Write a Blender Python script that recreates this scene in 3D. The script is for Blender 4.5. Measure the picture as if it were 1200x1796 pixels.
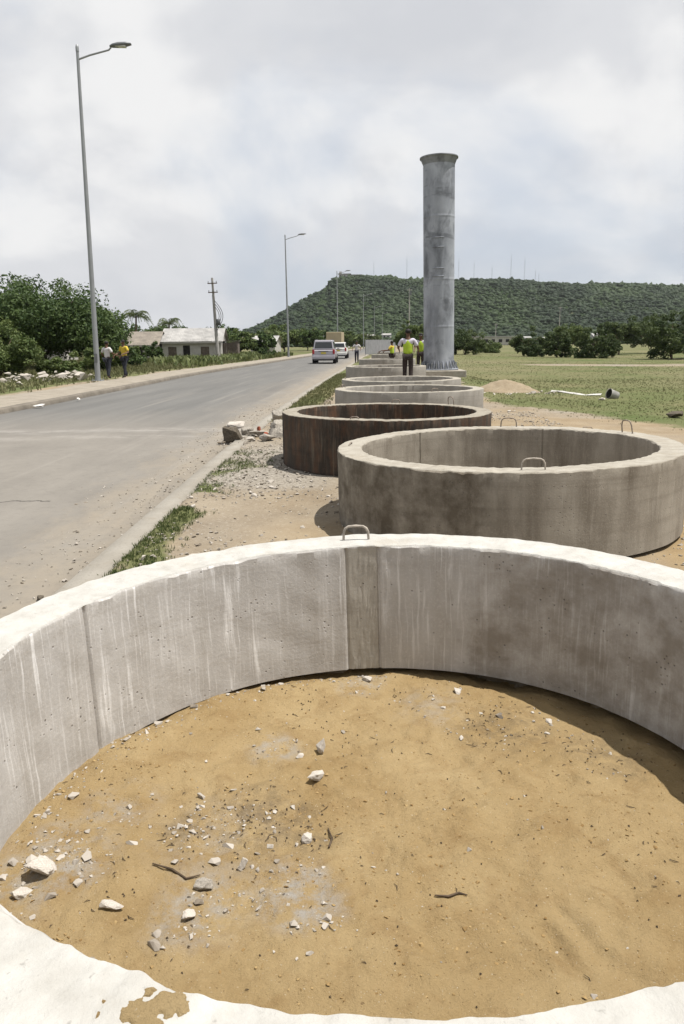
import bpy, bmesh, math, random
import numpy as np
from mathutils import Vector, Matrix
R_ = math.radians
scene = bpy.context.scene
for o in list(bpy.data.objects): bpy.data.objects.remove(o)

# ------------------------------------------------------------------ camera
cam_d = bpy.data.cameras.new('camera'); cam = bpy.data.objects.new('camera', cam_d)
scene.collection.objects.link(cam); scene.camera = cam
cam_d.sensor_fit = 'HORIZONTAL'; cam_d.sensor_width = 36.0; cam_d.lens = 38.87
cam_d.clip_start = 0.05; cam_d.clip_end = 9000
cam.matrix_world = Matrix.Translation((0, 0, 1.64)) @ Matrix.Rotation(R_(90 - 12.927), 4, 'X') @ Matrix.Rotation(-0.0102, 4, 'Z')

# ------------------------------------------------------------------ sky and sun
SUN_EL, SUN_AZ = R_(70.5), R_(98)          # azimuth clockwise from +Y
world = bpy.data.worlds.new('World'); scene.world = world; world.use_nodes = True
wn, wl = world.node_tree.nodes, world.node_tree.links
for n in list(wn): wn.remove(n)
def W(t, **k):
    n = wn.new(t)
    for a, v in k.items(): setattr(n, a, v)
    return n
w_out = W('ShaderNodeOutputWorld'); w_bg = W('ShaderNodeBackground'); w_bg.inputs['Strength'].default_value = 0.077
w_sky = W('ShaderNodeTexSky', sky_type='NISHITA'); w_sky.sun_disc = False
w_sky.sun_elevation = SUN_EL; w_sky.sun_rotation = SUN_AZ; w_sky.dust_density = 2.0; w_sky.air_density = 1.0
w_tc = W('ShaderNodeTexCoord'); w_sep = W('ShaderNodeSeparateXYZ')
wl.new(w_tc.outputs['Generated'], w_sep.inputs[0])
def wmath(op, a, b=None, c=None):
    n = W('ShaderNodeMath', operation=op)
    for i, v in enumerate((a, b, c)):
        if v is None: continue
        if isinstance(v, (int, float)): n.inputs[i].default_value = v
        else: wl.new(v, n.inputs[i])
    return n.outputs[0]
zz = wmath('ADD', wmath('MAXIMUM', w_sep.outputs[2], 0.0), 0.5)
cx_ = wmath('DIVIDE', w_sep.outputs[0], zz); cy_ = wmath('DIVIDE', w_sep.outputs[1], zz)
w_cmb = W('ShaderNodeCombineXYZ'); wl.new(cx_, w_cmb.inputs[0]); wl.new(cy_, w_cmb.inputs[1]); w_cmb.inputs[2].default_value = 3.7
def wnoise(scale, detail, rough, dist, off):
    m = W('ShaderNodeMapping'); m.inputs['Location'].default_value = off
    wl.new(w_cmb.outputs[0], m.inputs['Vector'])
    n = W('ShaderNodeTexNoise'); n.inputs['Scale'].default_value = scale; n.inputs['Detail'].default_value = detail
    n.inputs['Roughness'].default_value = rough; n.inputs['Distortion'].default_value = dist
    wl.new(m.outputs[0], n.inputs['Vector']); return n.outputs['Fac']
def wramp(fac, stops):
    r = W('ShaderNodeValToRGB'); r.color_ramp.interpolation = 'EASE'
    els = r.color_ramp.elements
    while len(els) > 1: els.remove(els[-1])
    els[0].position, els[0].color = stops[0]
    for p, c in stops[1:]:
        e = els.new(p); e.color = c
    wl.new(fac, r.inputs[0]); return r.outputs[0]
n1 = wnoise(1.5, 7, 0.52, 0.25, (4.3, 1.2, 0)); n2 = wnoise(2.9, 9, 0.50, 0.15, (5.2, 3.1, 2))
cover = wramp(n1, [(0.39, (0.40, 0.40, 0.40, 1)), (0.56, (1, 1, 1, 1))])
shade = wramp(n2, [(0.30, (6.3, 6.45, 6.8, 1)), (0.47, (7.0, 7.1, 7.35, 1)), (0.62, (8.6, 8.6, 8.6, 1))])
w_blue = W('ShaderNodeMix', data_type='RGBA'); w_blue.inputs[0].default_value = 0.72
wl.new(w_sky.outputs[0], w_blue.inputs[6]); w_blue.inputs[7].default_value = (5.1, 5.9, 7.2, 1)
w_mix = W('ShaderNodeMix', data_type='RGBA')
wl.new(cover, w_mix.inputs[0]); wl.new(w_blue.outputs[2], w_mix.inputs[6]); wl.new(shade, w_mix.inputs[7])
wl.new(w_mix.outputs[2], w_bg.inputs['Color']); wl.new(w_bg.outputs[0], w_out.inputs['Surface'])

sun_d = bpy.data.lights.new('sun', 'SUN'); sun_d.energy = 4.9; sun_d.angle = R_(0.6); sun_d.color = (1.0, 0.963, 0.905)
sun = bpy.data.objects.new('sun', sun_d); scene.collection.objects.link(sun)
sdir = Vector((math.sin(SUN_AZ) * math.cos(SUN_EL), math.cos(SUN_AZ) * math.cos(SUN_EL), math.sin(SUN_EL)))
sun.rotation_euler = sdir.to_track_quat('Z', 'Y').to_euler()

vs = scene.view_settings; vs.view_transform = 'Standard'; vs.look = 'None'; vs.gamma = 1.0; vs.exposure = 0.42
scene.cycles.max_bounces = 6; scene.cycles.diffuse_bounces = 3; scene.cycles.transparent_max_bounces = 8

# ------------------------------------------------------------------ helpers
COL = scene.collection
rng = np.random.default_rng(7); random.seed(7)
def vnoise(x, y, seed=0):
    xi, yi = np.floor(x).astype(np.int64), np.floor(y).astype(np.int64)
    fx, fy = x - xi, y - yi; u, v = fx*fx*(3 - 2*fx), fy*fy*(3 - 2*fy)
    def h(a, b):
        n = (a*374761393 + b*668265263 + seed*974711) & 0xffffffff
        n = ((n ^ (n >> 13))*1274126177) & 0xffffffff
        return ((n ^ (n >> 16)) & 0xffff)/32767.5 - 1
    return (h(xi, yi)*(1-u) + h(xi+1, yi)*u)*(1-v) + (h(xi, yi+1)*(1-u) + h(xi+1, yi+1)*u)*v
def fbm(x, y, seed=0, o=4, g=0.5):
    x, y = np.asarray(x, float), np.asarray(y, float); s, a, t = 0, 1, 0
    for i in range(o):
        s = s + a*vnoise(x*2**i + 17.3*i, y*2**i + 5.1*i, seed+i); t += a; a *= g
    return s/t
def sstep(a, b, x):
    t = np.clip((np.asarray(x, float)-a)/(b-a), 0, 1); return t*t*(3-2*t)

class MB:
    def __init__(s): s.v = []; s.f = []; s.m = []; s.sm = []
    def add(s, vs, fs, mi=0, smooth=False):
        b = len(s.v); s.v += [tuple(map(float, p)) for p in vs]
        for f in fs: s.f.append(tuple(b+i for i in f)); s.m.append(mi); s.sm.append(smooth)
        return s
    def hexa(s, c, mi=0):      # 8 corners: bottom 0-3 ccw, top 4-7
        return s.add(c, [(3,2,1,0), (4,5,6,7), (0,1,5,4), (1,2,6,5), (2,3,7,6), (3,0,4,7)], mi)
    def box(s, c, d, mi=0, rz=0, top=1.0):
        hx, hy, hz = d[0]/2, d[1]/2, d[2]/2; co, si = math.cos(rz), math.sin(rz); P = []
        for z, k in ((-hz, 1), (hz, top)):
            for x, y in ((-hx,-hy), (hx,-hy), (hx,hy), (-hx,hy)):
                x, y = x*k, y*k; P.append((c[0]+x*co-y*si, c[1]+x*si+y*co, c[2]+z))
        return s.hexa(P, mi)
    def tube(s, path, rad, n=8, mi=0, cap=True, smooth=True):
        path = [Vector(p) for p in path]
        if isinstance(rad, (int, float)): rad = [rad]*len(path)
        rings = []; up = None
        for i, p in enumerate(path):
            d = (path[min(i+1, len(path)-1)] - path[max(i-1, 0)]).normalized()
            if up is None: up = Vector((0, 0, 1)) if abs(d.z) < .9 else Vector((1, 0, 0))
            a = d.cross(up).normalized(); b = a.cross(d).normalized(); up = b
            rings.append([p + (a*math.cos(2*math.pi*k/n) + b*math.sin(2*math.pi*k/n))*rad[i] for k in range(n)])
        V = [q for r in rings for q in r]; F = []
        for i in range(len(path)-1):
            for k in range(n): F.append((i*n+k, i*n+(k+1) % n, (i+1)*n+(k+1) % n, (i+1)*n+k))
        s.add(V, F, mi, smooth)
        if cap:
            s.add(rings[0], [tuple(range(n))], mi); s.add(rings[-1], [tuple(range(n-1, -1, -1))], mi)
        return s
    def lathe(s, prof, c=(0, 0, 0), n=32, mi=0, smooth=True, closed=False):
        V = []; F = []; m = len(prof)
        for r, z in prof:
            for k in range(n): a = 2*math.pi*k/n; V.append((c[0]+r*math.cos(a), c[1]+r*math.sin(a), c[2]+z))
        for i in range(m-1 + (1 if closed else 0)):
            j = (i+1) % m
            for k in range(n): F.append((i*n+k, i*n+(k+1) % n, j*n+(k+1) % n, j*n+k))
        return s.add(V, F, mi, smooth)
    def ell(s, c, r, n=10, m=7, mi=0):
        V = []; F = []
        for i in range(m+1):
            t = math.pi*i/m
            for k in range(n):
                a = 2*math.pi*k/n; V.append((c[0]+r[0]*math.sin(t)*math.cos(a), c[1]+r[1]*math.sin(t)*math.sin(a), c[2]+r[2]*math.cos(t)))
        for i in range(m):
            for k in range(n): F.append((i*n+k, (i+1)*n+k, (i+1)*n+(k+1) % n, i*n+(k+1) % n))
        return s.add(V, F, mi, True)
    def build(s, name, mats, parent=None, bevel=0):
        me = bpy.data.meshes.new(name); me.from_pydata(s.v, [], s.f); me.update()
        if not isinstance(mats, (list, tuple)): mats = [mats]
        for m in mats: me.materials.append(m)
        me.polygons.foreach_set('material_index', s.m); me.polygons.foreach_set('use_smooth', s.sm)
        return link(name, me, parent, bevel)
def link(name, me, parent=None, bevel=0):
    o = bpy.data.objects.new(name, me); COL.objects.link(o); o.parent = parent
    if bevel:
        b = o.modifiers.new('bevel', 'BEVEL'); b.width = bevel; b.segments = 2; b.limit_method = 'ANGLE'
    return o
def npmesh(name, V, F, mats, parent=None, smooth=False, attr=None, uv=None):
    """V (n,3), F (m,k) constant-size faces"""
    V = np.asarray(V, np.float32); F = np.asarray(F, np.int32); k = F.shape[1]
    me = bpy.data.meshes.new(name); me.vertices.add(len(V)); me.vertices.foreach_set('co', V.ravel())
    me.loops.add(F.size); me.loops.foreach_set('vertex_index', F.ravel())
    me.polygons.add(len(F)); me.polygons.foreach_set('loop_start', np.arange(0, F.size, k, dtype=np.int32))
    me.polygons.foreach_set('loop_total', np.full(len(F), k, np.int32))
    me.polygons.foreach_set('use_smooth', np.full(len(F), smooth))
    if attr:
        for nm, a in attr.items():
            at = me.color_attributes.new(nm, 'FLOAT_COLOR', 'POINT')
            c = np.ones((len(V), 4), np.float32); a = np.asarray(a)
            c[:, :a.shape[1]] = a; at.data.foreach_set('color', c.ravel())
    if uv is not None:
        u = me.uv_layers.new(name='UVMap'); u.data.foreach_set('uv', np.asarray(uv, np.float32)[F.ravel()].ravel())
    if not isinstance(mats, (list, tuple)): mats = [mats]
    for m in mats: me.materials.append(m)
    me.update(calc_edges=True); me.validate()
    return link(name, me, parent)
def grid_faces(nx, ny):
    i = np.arange(nx*ny).reshape(ny, nx)
    return np.stack([i[:-1, :-1].ravel(), i[:-1, 1:].ravel(), i[1:, 1:].ravel(), i[1:, :-1].ravel()], 1)
def tag(o, label=None, cat=None, group=None, kind=None):
    if label: o['label'] = label
    if cat: o['category'] = cat
    if group: o['group'] = group
    if kind: o['kind'] = kind
    return o
def thing(name, label, cat, loc=(0, 0, 0), rz=0, group=None):
    o = bpy.data.objects.new(name, None); COL.objects.link(o); o.location = loc; o.rotation_euler = (0, 0, rz)
    o.empty_display_size = 0.2
    return tag(o, label, cat, group)
def copy_tree(o, parent=None):
    c = o.copy(); COL.objects.link(c); c.parent = parent
    for ch in list(o.children): copy_tree(ch, c)
    return c

# ------------------------------------------------------------------ materials
class NT:
    def __init__(s, name):
        s.mat = bpy.data.materials.new(name); s.mat.use_nodes = True
        s.n = s.mat.node_tree.nodes; s.l = s.mat.node_tree.links
        s.bsdf = s.n['Principled BSDF']; s.bsdf.inputs['Specular IOR Level'].default_value = 0.25
    def _in(s, sock, v):
        if isinstance(v, bpy.types.NodeSocket): s.l.new(v, sock)
        elif isinstance(v, (tuple, list)) and len(v) == 3 and sock.type == 'RGBA': sock.default_value = (*v, 1)
        else: sock.default_value = v
    def coord(s, kind='Object'):
        t = s.n.new('ShaderNodeTexCoord'); return t.outputs[kind]
    def uv(s):
        t = s.n.new('ShaderNodeUVMap'); return t.outputs[0]
    def attr(s, nm):
        t = s.n.new('ShaderNodeAttribute'); t.attribute_name = nm; return t.outputs['Color']
    def rnd(s): return s.n.new('ShaderNodeObjectInfo').outputs['Random']
    def map(s, v, scale=(1, 1, 1), loc=(0, 0, 0), rot=(0, 0, 0)):
        m = s.n.new('ShaderNodeMapping'); s.l.new(v, m.inputs['Vector'])
        m.inputs['Scale'].default_value = scale; m.inputs['Location'].default_value = loc; m.inputs['Rotation'].default_value = rot
        return m.outputs[0]
    def noise(s, v, scale, detail=6, rough=0.55, dist=0.0):
        t = s.n.new('ShaderNodeTexNoise'); s.l.new(v, t.inputs['Vector'])
        for k, x in (('Scale', scale), ('Detail', detail), ('Roughness', rough), ('Distortion', dist)): t.inputs[k].default_value = x
        return t.outputs['Fac']
    def voro(s, v, scale, feature='F1', out='Distance'):
        t = s.n.new('ShaderNodeTexVoronoi'); t.feature = feature; s.l.new(v, t.inputs['Vector']); t.inputs['Scale'].default_value = scale
        return t.outputs[out]
    def ramp(s, f, a, b, ca=(0, 0, 0), cb=(1, 1, 1)):
        r = s.n.new('ShaderNodeValToRGB'); e = r.color_ramp.elements
        e[0].position, e[1].position = a, b; e[0].color, e[1].color = (*ca, 1), (*cb, 1)
        s.l.new(f, r.inputs[0]); return r.outputs[0]
    def mix(s, f, a, b, mode='MIX'):
        m = s.n.new('ShaderNodeMix'); m.data_type = 'RGBA'; m.blend_type = mode
        s._in(m.inputs[0], f); s._in(m.inputs[6], a); s._in(m.inputs[7], b); return m.outputs[2]
    def math(s, op, a, b=0.0):
        m = s.n.new('ShaderNodeMath'); m.operation = op; s._in(m.inputs[0], a); s._in(m.inputs[1], b); return m.outputs[0]
    def sep(s, v):
        m = s.n.new('ShaderNodeSeparateXYZ'); s.l.new(v, m.inputs[0]); return m.outputs
    def bump(s, h, strength=0.3, dist=0.01, prev=None):
        b = s.n.new('ShaderNodeBump'); b.inputs['Strength'].default_value = strength; b.inputs['Distance'].default_value = dist
        s.l.new(h, b.inputs['Height'])
        if prev is not None: s.l.new(prev, b.inputs['Normal'])
        return b.outputs[0]
    def done(s, color, rough=0.85, normal=None, metal=0.0, spec=None):
        s._in(s.bsdf.inputs['Base Color'], color); s._in(s.bsdf.inputs['Roughness'], rough); s.bsdf.inputs['Metallic'].default_value = metal
        if normal is not None: s.l.new(normal, s.bsdf.inputs['Normal'])
        if spec is not None: s.bsdf.inputs['Specular IOR Level'].default_value = spec
        return s.mat

def m_plain(name, c, rough=0.7, metal=0.0, var=0.18, scale=6, spec=0.3):
    t = NT(name); n = t.noise(t.coord(), scale, 5)
    d = tuple(x*(1-var) for x in c); b = tuple(min(1, x*(1+var)) for x in c)
    return t.done(t.ramp(n, 0.3, 0.7, d, b), rough, t.bump(t.noise(t.coord(), scale*8, 3), 0.1, 0.01), metal, spec)

def m_concrete_wall(name, dark, light, drip, drip_amt=0.5, rust=0.0, stain=0.4, stain_col=(0.13, 0.115, 0.095), zone=None):
    """uv: u = metres round the ring, v = metres up"""
    t = NT(name); uv = t.uv(); ob = t.coord()
    wob = t.math('MULTIPLY', t.math('SUBTRACT', t.noise(t.map(uv, (9.0, 3.0, 1)), 1.0, 4), 0.5), 0.045)
    cmb = t.n.new('ShaderNodeCombineXYZ'); su = t.sep(uv); t.l.new(t.math('ADD', su[0], wob), cmb.inputs[0]); t.l.new(su[1], cmb.inputs[1]); uv = cmb.outputs[0]
    c = t.ramp(t.noise(ob, 3.0, 8, 0.6), 0.3, 0.72, dark, light)
    c = t.mix(t.math('MULTIPLY', t.ramp(t.noise(ob, 14, 6, 0.65), 0.4, 0.7), 0.30), c, tuple(x*0.72 for x in light))
    s1 = t.ramp(t.noise(t.map(uv, (4.0, 0.7, 1)), 1.0, 5, 0.6), 0.44, 0.70)
    c = t.mix(t.math('MULTIPLY', s1, stain), c, stain_col)
    d1 = t.ramp(t.noise(t.map(uv, (24, 1.5, 1), (3, 1, 0)), 1.0, 4, 0.6, 0.25), 0.565, 0.66)
    d2 = t.ramp(t.noise(t.map(uv, (70, 1.8, 1), (9, 4, 0)), 1.0, 4, 0.6, 0.2), 0.55, 0.67)
    msk = t.ramp(t.noise(t.map(uv, (1.7, 0.8, 1), (5, 2, 0)), 1.0, 3), 0.36, 0.62)
    dr = t.math('MULTIPLY', t.math('MAXIMUM', d1, t.math('MULTIPLY', d2, 0.75)), t.math('MULTIPLY', msk, drip_amt))
    c = t.mix(dr, c, drip)
    if rust:
        r1 = t.ramp(t.noise(t.map(uv, (5, 1.6, 1), (1, 7, 0)), 1.0, 6, 0.7), 0.46, 0.70)
        c = t.mix(t.math('MULTIPLY', r1, rust), c, (0.16, 0.075, 0.038))
        r2 = t.ramp(t.noise(t.map(uv, (18, 1.3, 1), (2, 3, 0)), 1.0, 5, 0.65), 0.56, 0.68)
        c = t.mix(t.math('MULTIPLY', r2, rust*0.45), c, (0.28, 0.21, 0.14))
    hl = t.ramp(t.noise(t.map(uv, (0.5, 16, 1), (3, 3, 0)), 1.0, 5, 0.65), 0.52, 0.68)
    c = t.mix(t.math('MULTIPLY', hl, 0.22), c, stain_col)
    c = t.mix(t.math('MULTIPLY', t.ramp(t.noise(ob, 75, 4, 0.75), 0.52, 0.68), 0.30), c, tuple(min(1, x*1.25) for x in light))
    if zone:      # ragged dirty stain plus painted-in shade: u from, u to, amount, colour
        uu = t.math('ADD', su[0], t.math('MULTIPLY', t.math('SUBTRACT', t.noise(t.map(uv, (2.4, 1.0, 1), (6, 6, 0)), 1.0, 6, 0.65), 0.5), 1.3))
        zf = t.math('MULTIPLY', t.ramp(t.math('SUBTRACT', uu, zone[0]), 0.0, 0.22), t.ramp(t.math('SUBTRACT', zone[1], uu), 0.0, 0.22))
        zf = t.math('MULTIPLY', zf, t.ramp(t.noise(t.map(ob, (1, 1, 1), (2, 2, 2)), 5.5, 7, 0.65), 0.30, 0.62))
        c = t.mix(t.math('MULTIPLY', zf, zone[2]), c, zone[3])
    pit = t.ramp(t.voro(t.map(ob, (1, 1, 1)), 34), 0.10, 0.19)
    pm = t.ramp(t.noise(ob, 6, 3), 0.53, 0.60)
    pf = t.math('MULTIPLY', t.math('SUBTRACT', 1.0, pit), pm)
    c = t.mix(t.math('MULTIPLY', pf, 0.65), c, (0.07, 0.062, 0.055))
    b = t.bump(t.noise(ob, 60, 6, 0.7), 0.35, 0.006)
    b = t.bump(t.noise(t.map(uv, (9, 1.5, 1)), 1.0, 4), 0.3, 0.008, b)
    b = t.bump(t.math('SUBTRACT', 1.0, pf), 0.5, 0.006, b)
    return t.done(c, 0.9, b, spec=0.2)
def m_rim(name, a, b, soil=(0.33, 0.25, 0.15), soil_amt=0.5):
    t = NT(name); ob = t.coord()
    c = t.ramp(t.noise(ob, 9, 8, 0.65), 0.30, 0.70, a, b)
    c = t.mix(t.math('MULTIPLY', t.ramp(t.noise(ob, 3.2, 7, 0.7), 0.55, 0.72), soil_amt), c, soil)
    c = t.mix(t.math('MULTIPLY', t.ramp(t.noise(ob, 55, 3), 0.66, 0.74), 0.45), c, tuple(x*0.45 for x in a))
    n = t.bump(t.noise(ob, 24, 8, 0.7), 0.55, 0.012); n = t.bump(t.noise(ob, 120, 4, 0.7), 0.35, 0.004, n)
    return t.done(c, 0.92, n, spec=0.15)

M = {}
M['wall_a'] = m_concrete_wall('concrete_pale_streaked', (0.385, 0.366, 0.342), (0.52, 0.502, 0.478), (0.72, 0.71, 0.695), 0.85, 0, 0.50, (0.27, 0.24, 0.20), (36.2, 38.95, 0.75, (0.185, 0.158, 0.125)))  # zone: brown stain, also painting extra shade onto the unlit right inner wall
M['wall_b'] = m_concrete_wall('concrete_brown_grey', (0.215, 0.19, 0.153), (0.35, 0.318, 0.265), (0.40, 0.37, 0.32), 0.3, 0, 0.7, (0.10, 0.08, 0.058), (4.6, 6.9, 0.8, (0.075, 0.06, 0.042)))  # zone: brown stain that also paints shade into the left front face
M['wall_c'] = m_concrete_wall('concrete_blackened', (0.030, 0.024, 0.019), (0.080, 0.064, 0.050), (0.20, 0.17, 0.13), 0.40, 0.60, 0.70, (0.016, 0.013, 0.011))
M['wall_d'] = m_concrete_wall('concrete_light_grey', (0.235, 0.22, 0.195), (0.335, 0.315, 0.28), (0.42, 0.40, 0.37), 0.25, 0, 0.35)
M['rim_a'] = m_rim('rim_white', (0.345, 0.33, 0.30), (0.46, 0.45, 0.42), (0.32, 0.26, 0.18), 0.30)
M['rim_b'] = m_rim('rim_cream', (0.25, 0.225, 0.185), (0.36, 0.335, 0.285), (0.22, 0.175, 0.115), 0.4)
M['rim_c'] = m_rim('rim_dusty', (0.20, 0.175, 0.14), (0.31, 0.285, 0.235), (0.10, 0.065, 0.04), 0.45)
M['strip'] = m_concrete_wall('concrete_strip', (0.33, 0.305, 0.262), (0.44, 0.412, 0.362), (0.5, 0.48, 0.45), 0.1, 0, 0.15)

def m_walk0(name, a, b):
    t = NT(name); ob = t.coord(); c = t.ramp(t.noise(ob, 4, 7, 0.65), 0.3, 0.7, a, b)
    return t.done(c, 0.95, t.bump(t.noise(ob, 25, 8, 0.7), 0.7, 0.03), spec=0.1)
def m_sand():
    t = NT('golden_sand'); ob = t.coord()
    c = t.ramp(t.noise(ob, 2.2, 7, 0.6, 0.3), 0.30, 0.70, (0.262, 0.182, 0.085), (0.345, 0.258, 0.137))
    c = t.mix(t.math('MULTIPLY', t.ramp(t.noise(ob, 6.5, 6, 0.65, 0.6), 0.50, 0.72), 0.55), c, (0.190, 0.116, 0.048))
    c = t.mix(t.math('MULTIPLY', t.ramp(t.noise(t.map(ob, (1, 1, 1), (4, 2, 0)), 9, 7, 0.7), 0.55, 0.75), 0.5), c, (0.36, 0.265, 0.14))
    # pale cement dust patches on the left half
    pm = t.sep(t.attr('patch'))
    c = t.mix(t.math('MULTIPLY', pm[0], t.ramp(t.noise(ob, 11, 9, 0.75), 0.44, 0.60)), c, (0.30, 0.275, 0.24))
    c = t.mix(t.math('MULTIPLY', pm[1], t.ramp(t.noise(ob, 17, 6, 0.7), 0.40, 0.64)), c, (0.125, 0.095, 0.06))
    c = t.mix(t.ramp(t.noise(ob, 150, 2), 0.68, 0.74), c, (0.42, 0.35, 0.25))
    c = t.mix(t.math('MULTIPLY', t.ramp(t.noise(t.map(ob, (1, 1, 1), (8, 8, 0)), 90, 3), 0.66, 0.72), 0.7), c, (0.10, 0.06, 0.03))
    n = t.bump(t.noise(ob, 18, 9, 0.75), 0.9, 0.022); n = t.bump(t.noise(ob, 160, 4, 0.7), 0.6, 0.005, n)
    return t.done(c, 0.95, n, spec=0.1)
M['sand'] = m_sand()
M['heap'] = m_walk0('pale_heap_sand', (0.225, 0.175, 0.115), (0.29, 0.24, 0.17))

def m_ground():
    t = NT('dirt_and_grass_ground'); ob = t.coord(); z = t.sep(t.attr('zone'))
    dirt = t.ramp(t.noise(ob, 1.1, 8, 0.65, 0.2), 0.3, 0.7, (0.185, 0.148, 0.105), (0.27, 0.228, 0.17))
    dirt = t.mix(t.math('MULTIPLY', t.ramp(t.noise(ob, 26, 5, 0.7), 0.55, 0.66), 0.6), dirt, (0.34, 0.305, 0.25))
    dirt = t.mix(t.math('MULTIPLY', t.ramp(t.noise(t.map(ob, (1, 1, 1), (3, 1, 0)), 40, 4, 0.7), 0.58, 0.68), 0.6), dirt, (0.105, 0.08, 0.055))
    sand = t.ramp(t.noise(ob, 2.2, 7, 0.6), 0.3, 0.7, (0.215, 0.150, 0.078), (0.285, 0.21, 0.115))
    grav = t.ramp(t.noise(ob, 32, 6, 0.75), 0.36, 0.62, (0.125, 0.11, 0.09), (0.33, 0.305, 0.265))
    gr = t.ramp(t.noise(ob, 0.22, 8, 0.62, 0.4), 0.34, 0.66, (0.142, 0.132, 0.066), (0.078, 0.100, 0.034))
    gr = t.mix(t.math('MULTIPLY', t.ramp(t.noise(t.map(ob, (1, 0.45, 1), (5, 3, 0)), 0.10, 8, 0.6, 0.5), 0.45, 0.65), 0.8), gr, (0.165, 0.146, 0.082))
    gr = t.mix(t.math('MULTIPLY', t.ramp(t.noise(ob, 5.0, 6, 0.7), 0.5, 0.7), 0.4), gr, (0.062, 0.078, 0.026))
    gr = t.mix(t.math('MULTIPLY', t.ramp(t.noise(t.map(ob, (1, 1, 1), (1, 9, 0)), 1.6, 6, 0.7), 0.58, 0.72), 0.6), gr, (0.23, 0.19, 0.12))
    c = t.mix(z[0], dirt, sand); c = t.mix(z[2], c, grav)
    gm = t.ramp(t.math('ADD', z[1], t.math('MULTIPLY', t.math('SUBTRACT', t.noise(ob, 2.4, 6, 0.7), 0.5), 0.9)), 0.38, 0.62)
    gm = t.math('MULTIPLY', gm, t.ramp(z[1], 0.03, 0.2))
    c = t.mix(gm, c, gr)
    n = t.bump(t.noise(ob, 22, 8, 0.75), 0.6, 0.02)
    return t.done(c, 0.95, n, spec=0.1)
M['ground'] = m_ground()

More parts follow.
